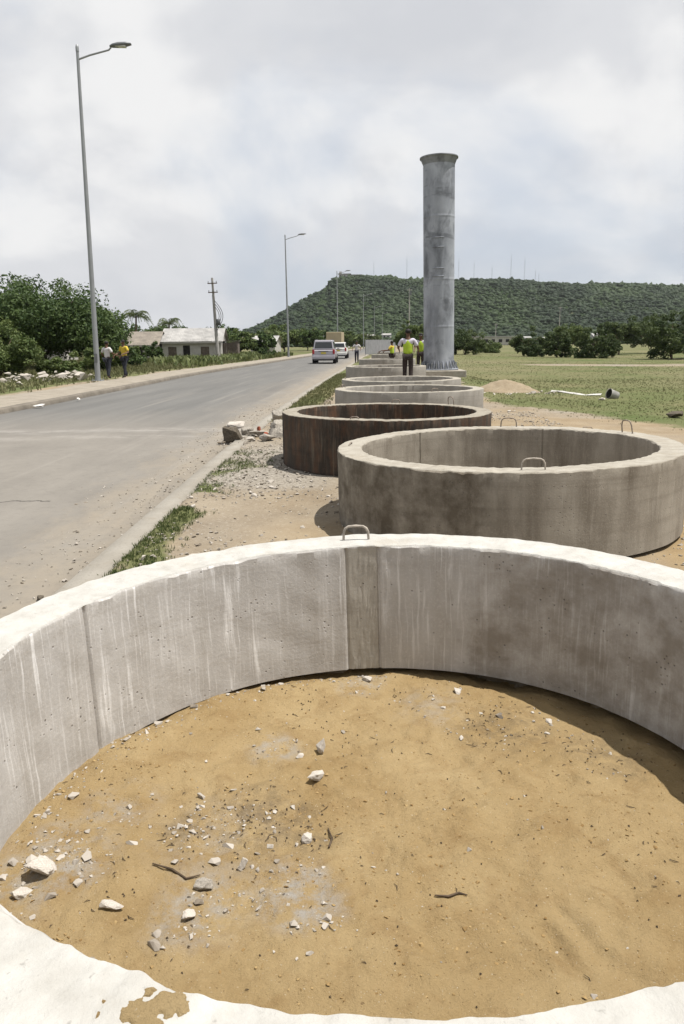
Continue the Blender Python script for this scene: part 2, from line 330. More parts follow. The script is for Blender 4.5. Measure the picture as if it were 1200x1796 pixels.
def m_road():
    """uv: u = metres from the right kerb to the left, v = metres along"""
    t = NT('dusty_asphalt'); uv = t.uv(); s = t.sep(uv)
    asp = t.ramp(t.noise(t.map(uv, (1.4, 0.12, 1)), 1.0, 6, 0.6), 0.3, 0.7, (0.098, 0.096, 0.091), (0.135, 0.132, 0.124))
    asp = t.mix(t.math('MULTIPLY', t.ramp(t.noise(uv, 60, 4, 0.8), 0.45, 0.65), 0.35), asp, (0.20, 0.19, 0.175))
    dust = t.ramp(t.noise(t.map(uv, (0.9, 0.45, 1)), 1.0, 7, 0.6, 0.3), 0.3, 0.7, (0.165, 0.150, 0.130), (0.222, 0.203, 0.175))
    dust = t.mix(t.math('MULTIPLY', t.ramp(t.noise(uv, 30, 6, 0.75), 0.55, 0.68), 0.4), dust, (0.105, 0.092, 0.076))
    near = t.ramp(t.math('ADD', t.math('DIVIDE', s[1], 60), t.math('MULTIPLY', t.math('SUBTRACT', t.noise(t.map(uv, (0.3, 0.5, 1)), 1.0, 5), 0.5), 0.05)), 0.225, 0.33, (1, 1, 1), (0, 0, 0))
    edge = t.ramp(t.math('ADD', t.math('DIVIDE', s[0], 8), t.math('MULTIPLY', t.math('SUBTRACT', t.noise(t.map(uv, (0.8, 0.25, 1)), 1.0, 6), 0.5), 0.30)), 0.04, 0.30, (1, 1, 1), (0, 0, 0))
    c = t.mix(t.math('MAXIMUM', t.math('MULTIPLY', near, 0.85), t.math('MULTIPLY', edge, 0.9)), asp, dust)
    sandy = t.ramp(t.math('ADD', t.math('DIVIDE', s[0], 4), t.math('MULTIPLY', t.math('SUBTRACT', t.noise(t.map(uv, (2.2, 0.9, 1)), 1.0, 7, 0.7), 0.5), 0.7)), 0.02, 0.28, (1, 1, 1), (0, 0, 0))
    c = t.mix(t.math('MULTIPLY', sandy, 0.65), c, (0.25, 0.212, 0.16))
    # worn white crossing line at v about 14.7
    wv = t.math('ADD', s[1], t.math('ADD', t.math('MULTIPLY', s[0], .07), t.math('MULTIPLY', t.math('SUBTRACT', t.noise(t.map(uv, (.8, .3, 1)), 1.0, 5), .5), .9)))
    w = t.math('ABSOLUTE', t.math('SUBTRACT', wv, 15.0)); w2 = t.math('ABSOLUTE', t.math('SUBTRACT', wv, 13.9))
    ln = t.math('MAXIMUM', t.ramp(w, 0.05, 0.55, (1, 1, 1), (0, 0, 0)), t.math('MULTIPLY', t.ramp(w2, 0.0, 0.45, (1, 1, 1), (0, 0, 0)), 0.6))
    ln = t.math('MULTIPLY', ln, t.ramp(t.noise(t.map(uv, (1.1, 2.6, 1)), 1.0, 7, 0.7), 0.42, 0.66))
    c = t.mix(t.math('MULTIPLY', ln, 0.75), c, (0.32, 0.30, 0.275))
    c = t.mix(t.math('MULTIPLY', t.ramp(t.noise(uv, 7, 7, 0.75), 0.50, 0.66), 0.22), c, (0.09, 0.082, 0.072))
    c = t.mix(t.math('MULTIPLY', t.ramp(t.noise(t.map(uv, (3.2, 0.10, 1), (4, 4, 0)), 1.0, 5, 0.6), 0.55, 0.70), 0.30), c, (0.26, 0.24, 0.21))
    # old oil and tyre marks, a crack
    c = t.mix(t.math('MULTIPLY', t.ramp(t.noise(t.map(uv, (1.1, 0.045, 1), (7, 2, 0)), 1.0, 4), 0.58, 0.72), 0.30), c, (0.085, 0.08, 0.075))
    ck = t.math('ABSOLUTE', t.math('SUBTRACT', t.math('ADD', s[1], t.math('MULTIPLY', t.math('SUBTRACT', t.noise(t.map(uv, (3, 0, 0)), 1.0, 4), 0.5), 0.5)), 8.0))
    ck = t.math('MULTIPLY', t.ramp(ck, 0.015, 0.03, (1, 1, 1), (0, 0, 0)), t.ramp(s[0], 0.0, 1.0))
    ck = t.math('MULTIPLY', ck, t.math('GREATER_THAN', s[0], 1.35))
    c = t.mix(t.math('MULTIPLY', ck, 0.8), c, (0.05, 0.045, 0.04))
    n = t.bump(t.noise(uv, 110, 4, 0.8), 0.35, 0.006)
    return t.done(c, 0.88, n, spec=0.2)
M['road'] = m_road()
def m_walk(name, a, b, dark=(0.14, 0.12, 0.095)):
    t = NT(name); ob = t.coord()
    c = t.ramp(t.noise(ob, 1.5, 7, 0.65), 0.3, 0.7, a, b)
    c = t.mix(t.math('MULTIPLY', t.ramp(t.noise(ob, 3.7, 7, 0.7), 0.52, 0.72), 0.5), c, dark)
    c = t.mix(t.math('MULTIPLY', t.ramp(t.noise(ob, 38, 4, 0.7), 0.56, 0.68), 0.4), c, tuple(x*0.6 for x in a))
    return t.done(c, 0.92, t.bump(t.noise(ob, 35, 7, 0.7), 0.5, 0.012), spec=0.15)
M['walk'] = m_walk('pavement_concrete', (0.215, 0.188, 0.148), (0.295, 0.262, 0.215))
M['kerb_l'] = m_walk('kerb_dirty', (0.125, 0.11, 0.09), (0.20, 0.175, 0.143), (0.055, 0.047, 0.04))
M['kerb'] = m_walk('kerb_concrete', (0.215, 0.195, 0.163), (0.285, 0.265, 0.23), (0.19, 0.155, 0.107))
def m_leaf(name, a, b):
    t = NT(name); c = t.mix(t.sep(t.attr('tint'))[0], a, b)
    t.bsdf.inputs['Transmission Weight'].default_value = 0.0
    m = t.done(c, 0.6, spec=0.25)
    tr = t.n.new('ShaderNodeBsdfTranslucent'); t.l.new(c, tr.inputs['Color'])
    mx = t.n.new('ShaderNodeMixShader'); mx.inputs[0].default_value = 0.25
    out = t.n['Material Output']; t.l.new(t.bsdf.outputs[0], mx.inputs[1]); t.l.new(tr.outputs[0], mx.inputs[2]); t.l.new(mx.outputs[0], out.inputs['Surface'])
    return m
M['leaf_dark'] = m_leaf('leaf_dark', (0.030, 0.058, 0.016), (0.105, 0.150, 0.045))
M['leaf_mid'] = m_leaf('leaf_mid', (0.050, 0.082, 0.020), (0.150, 0.185, 0.060))
M['leaf_pale'] = m_leaf('leaf_pale', (0.07, 0.095, 0.03), (0.17, 0.19, 0.075))
M['leaf_field'] = m_leaf('leaf_field', (0.028, 0.050, 0.014), (0.100, 0.130, 0.042))
M['leaf_hill'] = m_leaf('leaf_hill', (0.011, 0.026, 0.006), (0.032, 0.056, 0.014))
M['grass'] = m_leaf('grass_blades', (0.05, 0.08, 0.022), (0.15, 0.165, 0.068))
M['grass_dry'] = m_leaf('grass_dry', (0.08, 0.093, 0.032), (0.185, 0.175, 0.088))
M['palm'] = m_leaf('palm_leaf', (0.035, 0.06, 0.018), (0.12, 0.14, 0.05))
M['bark'] = m_plain('bark', (0.10, 0.075, 0.05), 0.95, var=0.35, scale=14)
def m_galv(name, a, b):
    t = NT(name); ob = t.coord()
    c = t.ramp(t.noise(t.map(ob, (1.0, 1.0, 0.55)), 1.1, 5, 0.55, 0.25), 0.34, 0.66, a, b)
    c = t.mix(t.math('MULTIPLY', t.ramp(t.noise(t.map(ob, (1.1, 1.1, 0.8), (2, 4, 0)), 1.5, 5, 0.6, 0.3), 0.50, 0.66), 0.72), c, tuple(x*0.42 for x in a))
    c = t.mix(t.math('MULTIPLY', t.ramp(t.noise(t.map(ob, (0.7, 0.7, 3.4), (7, 1, 3)), 1.0, 3, 0.5, 0.25), 0.62, 0.70), 0.55), c, tuple(x*0.38 for x in a))
    c = t.mix(t.math('MULTIPLY', t.ramp(t.noise(t.map(ob, (2.6, 2.6, 0.5), (1, 8, 3)), 1.0, 5, 0.6), 0.56, 0.72), 0.4), c, tuple(min(1, x*1.2) for x in b))
    return t.done(c, 0.62, t.bump(t.noise(ob, 12, 5), 0.12, 0.01), 0.0, 0.35)
M['galv'] = m_galv('galvanised_steel_blotched', (0.175, 0.187, 0.212), (0.37, 0.387, 0.425))
M['galv_dark'] = m_galv('galvanised_dull', (0.11, 0.117, 0.128), (0.25, 0.26, 0.28))
M['lamp_steel'] = m_plain('lamp_steel', (0.27, 0.28, 0.285), 0.55, 0.3, 0.12, 1.5, 0.4)
M['lamp_head'] = m_plain('lamp_head_grey', (0.14, 0.145, 0.15), 0.5, 0.2, 0.1)
M['rebar'] = m_plain('rebar', (0.23, 0.19, 0.155), 0.7, 0.35, 0.35, 30)
M['rebar_pale'] = m_plain('rebar_pale', (0.36, 0.32, 0.27), 0.75, 0.2, 0.3, 30)
M['stone'] = m_plain('stone_white', (0.41, 0.375, 0.33), 0.95, var=0.22, scale=12, spec=0.1)
M['stone_grey'] = m_plain('stone_grey', (0.27, 0.245, 0.21), 0.95, var=0.35, scale=9, spec=0.1)
M['stone_dark'] = m_plain('stone_dark', (0.10, 0.085, 0.065), 0.95, var=0.4, scale=9, spec=0.1)
M['brick'] = m_plain('brick_red', (0.24, 0.075, 0.045), 0.95, var=0.3, scale=9, spec=0.1)
M['twig'] = m_plain('twig', (0.075, 0.055, 0.038), 0.95, var=0.4, scale=20, spec=0.1)
def m_stonetint():
    t = NT('gravel_mix'); a = t.sep(t.attr('tint'))
    c = t.mix(a[0], (0.15, 0.122, 0.09), (0.40, 0.365, 0.32)); return t.done(c, 0.95, spec=0.1)
M['gravel'] = m_stonetint()
M['white_paint'] = m_plain('white_wall', (0.42, 0.40, 0.365), 0.9, var=0.14, scale=2)
M['tin'] = m_plain('tin_roof_pale', (0.32, 0.31, 0.295), 0.6, 0.1, 0.25, 1.2)
M['tin_brown'] = m_plain('tin_roof_brown', (0.20, 0.175, 0.145), 0.75, 0.05, 0.3, 1.2)
M['dark'] = m_plain('dark_opening', (0.02, 0.018, 0.016), 0.9)
M['wood'] = m_plain('weathered_wood', (0.13, 0.105, 0.085), 0.9, var=0.3)
M['pole'] = m_plain('concrete_pole', (0.33, 0.315, 0.29), 0.85, var=0.15, scale=2)
M['cable'] = m_plain('black_cable', (0.025, 0.025, 0.027), 0.7)
M['skin'] = m_plain('skin_brown', (0.105, 0.055, 0.032), 0.6, var=0.08)
M['hair'] = m_plain('hair_black', (0.012, 0.010, 0.009), 0.7)
M['shirt_white'] = m_plain('shirt_white', (0.50, 0.48, 0.48), 0.9, var=0.08)
M['shirt_yellow'] = m_plain('shirt_yellow', (0.50, 0.37, 0.05), 0.9, var=0.08)
M['shirt_lilac'] = m_plain('shirt_pale', (0.48, 0.46, 0.52), 0.9, var=0.08)
M['jeans'] = m_plain('trousers_dark', (0.028, 0.030, 0.040), 0.9, var=0.2)
M['trousers'] = m_plain('trousers_brown', (0.032, 0.024, 0.022), 0.9, var=0.2)
M['hiviz'] = m_plain('hi_vis', (0.33, 0.45, 0.04), 0.85, var=0.1)
M['reflect'] = m_plain('reflective_band', (0.55, 0.56, 0.52), 0.5)
M['car_silver'] = m_plain('car_silver', (0.36, 0.345, 0.37), 0.35, 0.35, 0.04, 2, 0.5)
M['car_white'] = m_plain('car_white', (0.62, 0.61, 0.58), 0.35, 0.0, 0.04, 2, 0.5)
M['car_grey'] = m_plain('car_lower', (0.07, 0.07, 0.073), 0.6)
M['truck_cream'] = m_plain('truck_cream', (0.36, 0.30, 0.19), 0.7, var=0.08, scale=1)
M['glass'] = m_plain('car_glass', (0.02, 0.024, 0.026), 0.08, 0.0, 0.05, 2, 0.6)
M['tail'] = m_plain('tail_lamp', (0.30, 0.02, 0.025), 0.3)
M['plate'] = m_plain('number_plate', (0.45, 0.36, 0.07), 0.6)
M['tyre'] = m_plain('tyre', (0.02, 0.02, 0.021), 0.85)
M['rim_alloy'] = m_plain('alloy', (0.35, 0.35, 0.36), 0.4, 0.5)
M['hoard'] = m_plain('hoarding_sheet', (0.28, 0.285, 0.295), 0.65, 0.15, 0.12, 1.2)
M['plastic'] = m_plain('white_plastic', (0.50, 0.48, 0.45), 0.7)
M['bucket'] = m_plain('bucket_grey', (0.30, 0.29, 0.27), 0.7, var=0.25)

# ------------------------------------------------------------------ road line
YR = np.array([-30, 0, 14, 28, 42, 58, 87, 132, 195, 262, 318, 420, 700], float)
XR = np.array([-1.98, -1.95, -1.82, -1.12, -.24, .75, 2.5, 6.2, 12.5, 18.8, 24.5, 36, 70], float)
WY = np.array([-30, 20, 28, 40, 50, 75, 96, 130, 700], float); WW = np.array([7.1, 7.1, 7.3, 7.9, 7.8, 7.2, 6.8, 6.5, 6.5], float)
_y = np.arange(-30, 701, 1.0); _k = np.ones(13)/13
def _sm(a): return np.convolve(np.pad(a, 6, 'edge'), _k, 'valid')
_xr = _sm(np.interp(_y, YR, XR)); _w = _sm(np.interp(_y, WY, WW))
def xr(y): return np.interp(y, _y, _xr)
def xl(y): return xr(y) - np.interp(y, _y, _w)

RINGS = [  # cx, cy, outer R, wall, height, base z, slope x, slope y, wall mat, rim mat
    (0.16, 2.251, 1.547, .2277, .665, -.025, .0195, .0052, 'wall_a', 'rim_a'),
    (1.522, 6.788, 1.547, .2277, .69, .02, .0197, -.0055, 'wall_b', 'rim_b'),
    (0.60, 9.92, 1.385, .20, .67, .08, -.004, -.004, 'wall_c', 'rim_c'),
    (1.31, 14.4, 1.42, .20, .71, .06, 0, -.006, 'wall_d', 'rim_b'),
    (1.48, 18.3, 1.45, .20, .73, .04, .004, 0, 'wall_d', 'rim_b'),
    (1.68, 27.8, 1.48, .20, .78, .0, 0, .004, 'wall_d', 'rim_b'),
    (2.45, 39.5, 1.48, .20, .78, .0, 0, 0, 'wall_d', 'rim_b'),
    (3.7, 54, 1.48, .20, .78, .0, 0, 0, 'wall_d', 'rim_b'),
    (4.7, 66, 1.48, .20, .78, .0, 0, 0, 'wall_d', 'rim_b')]

# ------------------------------------------------------------------ ground sheet
def axis(fine0, fine1, step, lo, hi, grow):
    a = list(np.arange(fine0, fine1+1e-6, step)); s = step
    while a[-1] < hi: s *= grow; a.append(a[-1]+s)
    s = step
    while a[0] > lo: s *= grow; a.insert(0, a[0]-s)
    return np.array(a)
gx = axis(-2.3, 3.6, 0.05, -3500, 3500, 1.09); gy = axis(-0.5, 13, 0.06, -60, 4000, 1.045)
GX, GY = np.meshgrid(gx, gy)
def ground_h(x, y):
    x, y = np.asarray(x, float), np.asarray(y, float)
    near = sstep(60, 20, np.hypot(x, y))
    h = near*(0.028*fbm(x*1.1, y*1.1, 3, 5) + 0.012*fbm(x*7, y*7, 5, 3)) + 0.02*sstep(4.2, 6.0, y)*near + .06*sstep(7.6, 9.2, y)*sstep(.1, 1.0, x-xr(y))*sstep(40, 16, y)*sstep(9, 4, x)
    far = sstep(30, 90, y)
    h = h + far*(0.22*fbm(x*.03, y*.03, 9, 3))*sstep(6, 18, np.abs(x-xr(y)))
    # left verge a little lumpy, right field gently falling then level
    h = h - 0.35*sstep(8, 25, x-xr(y))*sstep(20, 50, y)*0.6
    h = h + .20*sstep(1.1, .0, np.maximum(np.abs(x-3.2)-1.9, np.abs(y-29.5)-5))      # made-up ground round the column
    a, b = xl(y), xr(y)
    inroad = sstep(a-2.7, a-2.45, x)*(1-sstep(b+.10, b+.2, x))
    h = h*(1-inroad) - 0.22*inroad
    d1 = np.hypot(x-.16, y-2.251)
    h = h - 0.25*(1-sstep(1.36, 1.42, d1))      # hollow under the sand bed inside the near ring
    h = np.where((d1 > 1.3) & (d1 < 1.75), np.minimum(h, -.02), h)
    return h
GZ = ground_h(GX, GY)
def zones(x, y):
    b = xr(y); n = fbm(x*.35, y*.35, 21, 4); n2 = fbm(x*1.3, y*1.3, 31, 4)
    edge = np.interp(y, [0, 6, 10, 14, 18, 24, 34, 60, 200], [7.5, 7.5, 7, 6.0, 4.1, 3.6, 4.2, 5.0, 6.0]) + np.maximum(xr(y)-1, 0)
    grass = sstep(-1.0, 1.2, x-edge + 1.0*n)
    track = sstep(3.5, 1.2, np.abs(y-(54+1.5*n) - 0.05*(x-15)))*sstep(11, 15, x)      # bare strip across the field
    grass = grass*(1-.9*track)
    left = sstep(0.2, 1.2, (xl(y)-2.4)-x + .8*n); grass = np.maximum(grass, left)
    strip = sstep(.75, .30, x-b + .25*n2)*sstep(.1, .2, x-b)*sstep(9, 7.8, y)*sstep(.0, .25, n2+.30)
    strip2 = sstep(1.5, .7, x-b)*sstep(.15, .3, x-b)*sstep(14.5, 16.5, y)*.85
    weed = sstep(.1, .5, n2)*.6*sstep(1.8, .4, x-b)*sstep(7, 8, y)*sstep(13, 11, y)
    grass = np.clip(np.maximum.reduce([grass, strip, strip2, weed]), 0, 1)*sstep(-.02, .12, np.minimum(np.abs(x-b), 1) - .03)
    sand = np.clip(sstep(.0, .5, fbm(x*.5, y*.5, 41, 3)) * .45 + sstep(2.0, 2.8, x)*sstep(9.5, 7.5, y), 0, 1)
    sand = np.maximum(sand, sstep(1.2, .4, np.abs(y-5.9))*sstep(-1.1, -.2, x)*.45)
    grav = sstep(-.2, .5, fbm(x*.6, y*.6, 51, 4) + .9*sstep(2.2, .8, np.abs(y-9.6))*sstep(2.2, 1.4, x-b) - .25)
    return np.stack([sand, grass, np.clip(grav, 0, 1)*.85], -1)
ground = npmesh('ground', np.stack([GX, GY, GZ], -1).reshape(-1, 3), grid_faces(len(gx), len(gy)), M['ground'], smooth=True,
                attr={'zone': zones(GX, GY).reshape(-1, 3)})
tag(ground, kind='structure')

def ribbon(name, mat, ys, offs, uvs=True):
    """offs: list of (function x(y), function z(y))"""
    V = []; UV = []
    for y in ys:
        for fx, fz in offs: V.append((fx(y), y, fz(y)))
        for fx, fz in offs: UV.append((float(xr(y))-fx(y), y))
    return npmesh(name, V, grid_faces(len(offs), len(ys)), mat, smooth=True, uv=UV)
ys = np.concatenate([np.arange(-25, 40, .4), np.arange(40, 120, 1.5), np.arange(120, 480, 6)])
def rz(y, u): return -0.055 + 0.03*math.sin(math.pi*u) + 0.006*float(vnoise(np.array(y*.7), np.array(u*9.), 4))
offs = [((lambda y, u=u: float(xr(y)) - .02 - u*(float(xr(y)-xl(y))-.04)), (lambda y, u=u: rz(y, u))) for u in np.linspace(0, 1, 25)]
tag(ribbon('road', M['road'], ys, offs), kind='structure')
def kn(y, s, a=.012, f=2.6): return a*float(fbm(np.array(y*f), np.array(s*3.3), s, 3))
kx = lambda d, s: (lambda y: float(xr(y)) + d + kn(y, s, .02))
kz = lambda z, s: (lambda y: z + kn(y, s, .012))
ysk = np.concatenate([np.arange(-25, 30, .12), np.arange(30, 120, 1.0), np.arange(120, 480, 6)])
tag(ribbon('kerb_right', M['kerb'], ysk, [(kx(-.06, 1), kz(-.09, 1)), (kx(-.05, 2), kz(.0, 2)), (kx(-.02, 3), kz(.028, 3)), (kx(.08, 4), kz(.034, 4)), (kx(.17, 5), kz(.028, 5)), (kx(.20, 6), kz(-.06, 6))]), kind='structure')
lx = lambda d, s: (lambda y: float(xl(y)) + d + kn(y, s, .03))
tag(ribbon('kerb_left', M['kerb_l'], ysk, [(lx(.06, 11), kz(-.09, 11)), (lx(.05, 12), kz(.05, 12)), (lx(.0, 13), kz(.085, 13)), (lx(-.16, 14), kz(.085, 14)), (lx(-.18, 15), kz(-.02, 15))]), kind='structure')
tag(ribbon('pavement', M['walk'], ysk, [(lx(-.15, 21), kz(.055, 21)), (lx(-.7, 22), kz(.065, 22)), (lx(-1.4, 23), kz(.07, 23)), (lx(-2.3, 24), kz(.065, 24)), (lambda y: float(xl(y)) - 2.75 + .35*float(fbm(np.array(y*.4), np.array(2.), 8, 4)), lambda y: -.03)]), kind='structure')

# ------------------------------------------------------------------ sand bed in the near ring
cx, cy = RINGS[0][0], RINGS[0][1]
nr, na = 110, 420
rr = np.linspace(0, 1.46, nr); aa = np.linspace(0, 2*math.pi, na, endpoint=False)
RR, AA = np.meshgrid(rr, aa, indexing='ij'); SX, SY = cx+RR*np.cos(AA), cy+RR*np.sin(AA)
def sand_h(x, y):
    x, y = np.asarray(x, float), np.asarray(y, float); d = np.hypot(x-cx, y-cy); a = np.arctan2(y-cy, x-cx)
    h = -.012 + .030*fbm(x*1.3, y*1.3, 61, 3) + .020*fbm(x*4.5, y*4.5, 62, 4) + .012*fbm(x*13, y*13, 63, 4) + .004*fbm(x*40, y*40, 64, 2)
    lip = fbm(np.cos(a)*5+9, np.sin(a)*5+9, 66, 4)
    side = sstep(-.9, .4, np.cos(a-R_(40)))          # deeper along the far and right side
    h = h - (.012+.05*side)*(.75+.6*lip)*sstep(1.19, 1.34, d)
    h = h + .03*sstep(.5, .0, np.hypot(x+.75, y-2.0))
    h = h + .012*np.sin((x*.5+y*.2)*115)*sstep(.16, .04, np.hypot((x-.62), (y-1.78)))   # a tread print
    for px, py, r in ((.55, 2.25, .13), (.85, 2.0, .12), (.3, 1.75, .14), (-.35, 2.6, .13), (.75, 2.7, .15), (.1, 2.1, .12), (1.0, 1.7, .14)):
        q = np.hypot((x-px), (y-py)*1.4)/r; h = h - .016*np.exp(-q*q*2) + .008*np.exp(-(q-1.1)**2*8)
    return h
def patch(x, y):
    def bl(px, py, r, s=1): return s*sstep(r, r*.2, np.hypot(x-px, y-py) + .10*fbm(x*6, y*6, 71, 3))
    pale = np.maximum.reduce([bl(-.13, 1.97, .20, 1.0), bl(-.45, 1.9, .20, .8), bl(-.95, 2.12, .28, .9), bl(-.28, 2.78, .18, .7), bl(-.45, 2.2, .34, .4), bl(.40, 3.15, .25, .5), bl(-.85, 2.4, .22, .6), bl(.1, 3.4, .16, .8)])
    dark = np.maximum.reduce([bl(-.3, 2.3, .30, .8), bl(-.55, 2.25, .18, .8), bl(-.1, 2.2, .16, .9), bl(.7, 2.95, .3, .6), bl(1.05, 2.75, .25, .6)])
    return np.stack([pale, dark, 0*pale], -1)
F = []
idx = np.arange(nr*na).reshape(nr, na)
F = np.stack([idx[:-1].ravel(), idx[1:].ravel(), np.roll(idx, -1, 1)[1:].ravel(), np.roll(idx, -1, 1)[:-1].ravel()], 1)
sand_bed = npmesh('sand_bed', np.stack([SX, SY, sand_h(SX, SY)], -1).reshape(-1, 3), F, M['sand'], smooth=True, attr={'patch': patch(SX, SY).reshape(-1, 3)})
tag(sand_bed, kind='structure')

# ------------------------------------------------------------------ concrete rings
def ring_mesh(name, Ro, t, H, mats, seed, parent, na=360, rough=1.0, strip=None, seams=(), nearlip=0.0, nz=8):
    a = np.linspace(0, 2*math.pi, na, endpoint=False); ca, sa = np.cos(a), np.sin(a)
    def n1(f, s, o=4): return fbm(ca*f+11, sa*f+7, seed*10+s, o)
    Ri = Ro-t
    ri = Ri + .004*n1(3, 1); ro = Ro + .004*n1(3, 2)
    spo = .010*rough*np.maximum(0, n1(14, 3, 5)*1.6-.2) + .028*rough*np.maximum(0, n1(6, 4, 4)-.28)     # broken arris, outside
    if seed == 2: spo = spo + .05*sstep(.22, .0, np.abs(a-R_(243)))*np.maximum(0, n1(18, 12, 4)+.45) + .02*np.maximum(0, n1(10, 13, 4)-.1)
    spi = .012*rough*np.maximum(0, n1(16, 5, 5)*1.6-.1) + .030*rough*np.maximum(0, n1(6, 6, 4)-.25)
    if nearlip:
        nl = sstep(.0, .7, np.cos(a-R_(265)))
        lip = nearlip*nl*(n1(4.5, 7, 5)*1.2 + n1(16, 17, 4)*.5)
        spi = spi - lip
    hz = H + .006*n1(5, 8) + .004*n1(30, 9, 2)
    zs_in = np.linspace(0, 1, nz)
    rows = []; mi = []
    groove = np.zeros(na); sm = np.zeros(na)
    for s in seams: sm = np.maximum(sm, np.exp(-(((a-R_(s)+math.pi) % (2*math.pi) - math.pi)/.0045)**2))
    st = np.zeros(na)
    if strip:
        st = ((a > R_(strip[0])) & (a < R_(strip[1]))).astype(float)
    # outside wall upwards, rim, inside wall downwards, underside
    for k in range(nz):
        f = k/(nz-1); z = f*(hz-.010-spo*.5)
        rows.append((ro + .003*fbm(ca*9+f*3, sa*9+f*5, seed+90, 3) - .007*sm, z)); mi.append(0)
    rows.append((ro-.002-spo*.55, hz-.004-spo*.25)); mi.append(1)
    rows.append((ro-.006-spo, hz-.0005)); mi.append(1)
    for f in (.3, .5, .7):
        rows.append((ro+(ri-ro)*f, hz+.004*fbm(ca*20+f*9, sa*20, seed+95, 3))); mi.append(1)
    rows.append((ri+.006+spi, hz-.0005)); mi.append(1)
    rows.append((ri+.002+spi*.6, hz-.005-np.maximum(spi, 0)*.35)); mi.append(0)
    for k in range(nz-1, -1, -1):
        f = k/(nz-1); z = f*(hz-.012-np.maximum(spi, 0)*.5)
        jag = .006*vnoise(a*300, np.full(na, f*40.), seed)
        rows.append((ri - .004*fbm(ca*9+f*3, sa*9+f*5, seed+97, 3) + .011*sm + (st*(.004+jag*.4))*(1 if k < nz-1 else .6) + np.where(st > 0, 0, 0), z)); mi.append(0)
    m = len(rows); V = np.zeros((m, na, 3)); UV = np.zeros((m, na, 2))
    for i, (r, z) in enumerate(rows):
        V[i, :, 0], V[i, :, 1], V[i, :, 2] = r*ca, r*sa, z
        UV[i, :, 0] = a*Ro + (0 if i < m/2 else 37.); UV[i, :, 1] = z
    idx = np.arange(m*na).reshape(m, na); nx = np.roll(idx, -1, 1); dn = np.roll(idx, -1, 0)
    F = np.stack([idx.ravel(), nx.ravel(), np.roll(dn, -1, 1).ravel(), dn.ravel()], 1)
    o = npmesh(name, V.reshape(-1, 3), F, mats, parent, True, uv=UV.reshape(-1, 2))
    fm = np.zeros((m, na), np.int32)
    for i in range(m): fm[i] = 1 if (mi[i] == 1) else 0
    if strip and len(mats) > 2:
        for i in range(nz+7, m-1): fm[i][st > 0] = 2
    o.data.polygons.foreach_set('material_index', fm.ravel()); o.data.update(); o.data.set_sharp_from_angle(angle=R_(28))
    return o
def loop_handle(parent, ang, r, z, w=.15, h=.07, rad=.0065, mat=None, lean=0, yaw=0):
    c = Vector((r*math.cos(ang), r*math.sin(ang), z)); tx = Vector((-math.sin(ang+yaw), math.cos(ang+yaw), 0)); ux = Vector((math.cos(ang), math.sin(ang), 0))*lean + Vector((0, 0, 1))
    P = [c - tx*w/2 - ux*.03]
    for k in range(9):
        q = math.pi*k/8; P.append(c - tx*(w/2)*math.copysign(abs(math.cos(q))**.55, math.cos(q)) + ux*h*(abs(math.sin(q))**.6))
    P.append(c + tx*w/2 - ux*.03)
    return MB().tube(P, rad, 8).build('lifting_loop', mat or M['rebar'], parent)
RL = ['large pale concrete ring in the foreground filled with golden sand',
      'brown grey concrete ring just behind the sand-filled foreground ring',
      'blackened rust-streaked concrete ring with a pale dusty rim',
      'light grey concrete ring just behind the blackened ring',
      'light grey concrete ring, fifth from the front, seen over the ring behind the blackened one',
      'light grey concrete ring behind the workers, left of the steel column',
      'distant light grey concrete ring, third from the far end of the row',
      'distant light grey concrete ring, second from the far end of the row',
      'farthest light grey concrete ring in the row beside the road']
HND = {0: [(93, .13, .075, 'rebar_pale')], 1: [(266, .17, .085, 'rebar_pale'), (76, .17, .10, 'rebar'), (22, .14, .13, 'rebar'), (170, .14, .02, 'rebar')],
       2: [(40, .12, .12, 'rebar'), (128, .12, .06, 'rebar'), (80, .12, .05, 'rebar'), (250, .10, .03, 'rebar')], 3: [(285, .12, .06, 'rebar'), (160, .12, .06, 'rebar')], 4: [(180, .12, .05, 'rebar')]}
for i, (x, y, Ro, t, H, z0, sx, sy, wm, rm) in enumerate(RINGS):
    e = thing('concrete_ring', RL[i], 'concrete ring', (x, y, z0), 0, 'concrete rings lined up beside the road')
    e.rotation_euler = (math.atan(sy), -math.atan(sx), 0)
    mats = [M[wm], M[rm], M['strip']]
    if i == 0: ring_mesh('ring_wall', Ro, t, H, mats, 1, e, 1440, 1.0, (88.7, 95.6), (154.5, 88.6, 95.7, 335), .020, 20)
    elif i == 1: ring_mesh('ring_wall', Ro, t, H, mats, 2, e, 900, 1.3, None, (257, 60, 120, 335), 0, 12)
    elif i == 2: ring_mesh('ring_wall', Ro, t, H, mats, 3, e, 500, 1.0, None, (240, 60), 0, 8)
    else: ring_mesh('ring_wall', Ro, t, H, mats, i+1, e, 220, .8, None, (), 0, 5)
    for ang, w, h, m in HND.get(i, []):
        loop_handle(e, R_(ang), Ro-t*.45, H, w, h, .0065, M[m], random.uniform(-.2, .2), random.uniform(-.15, .15))

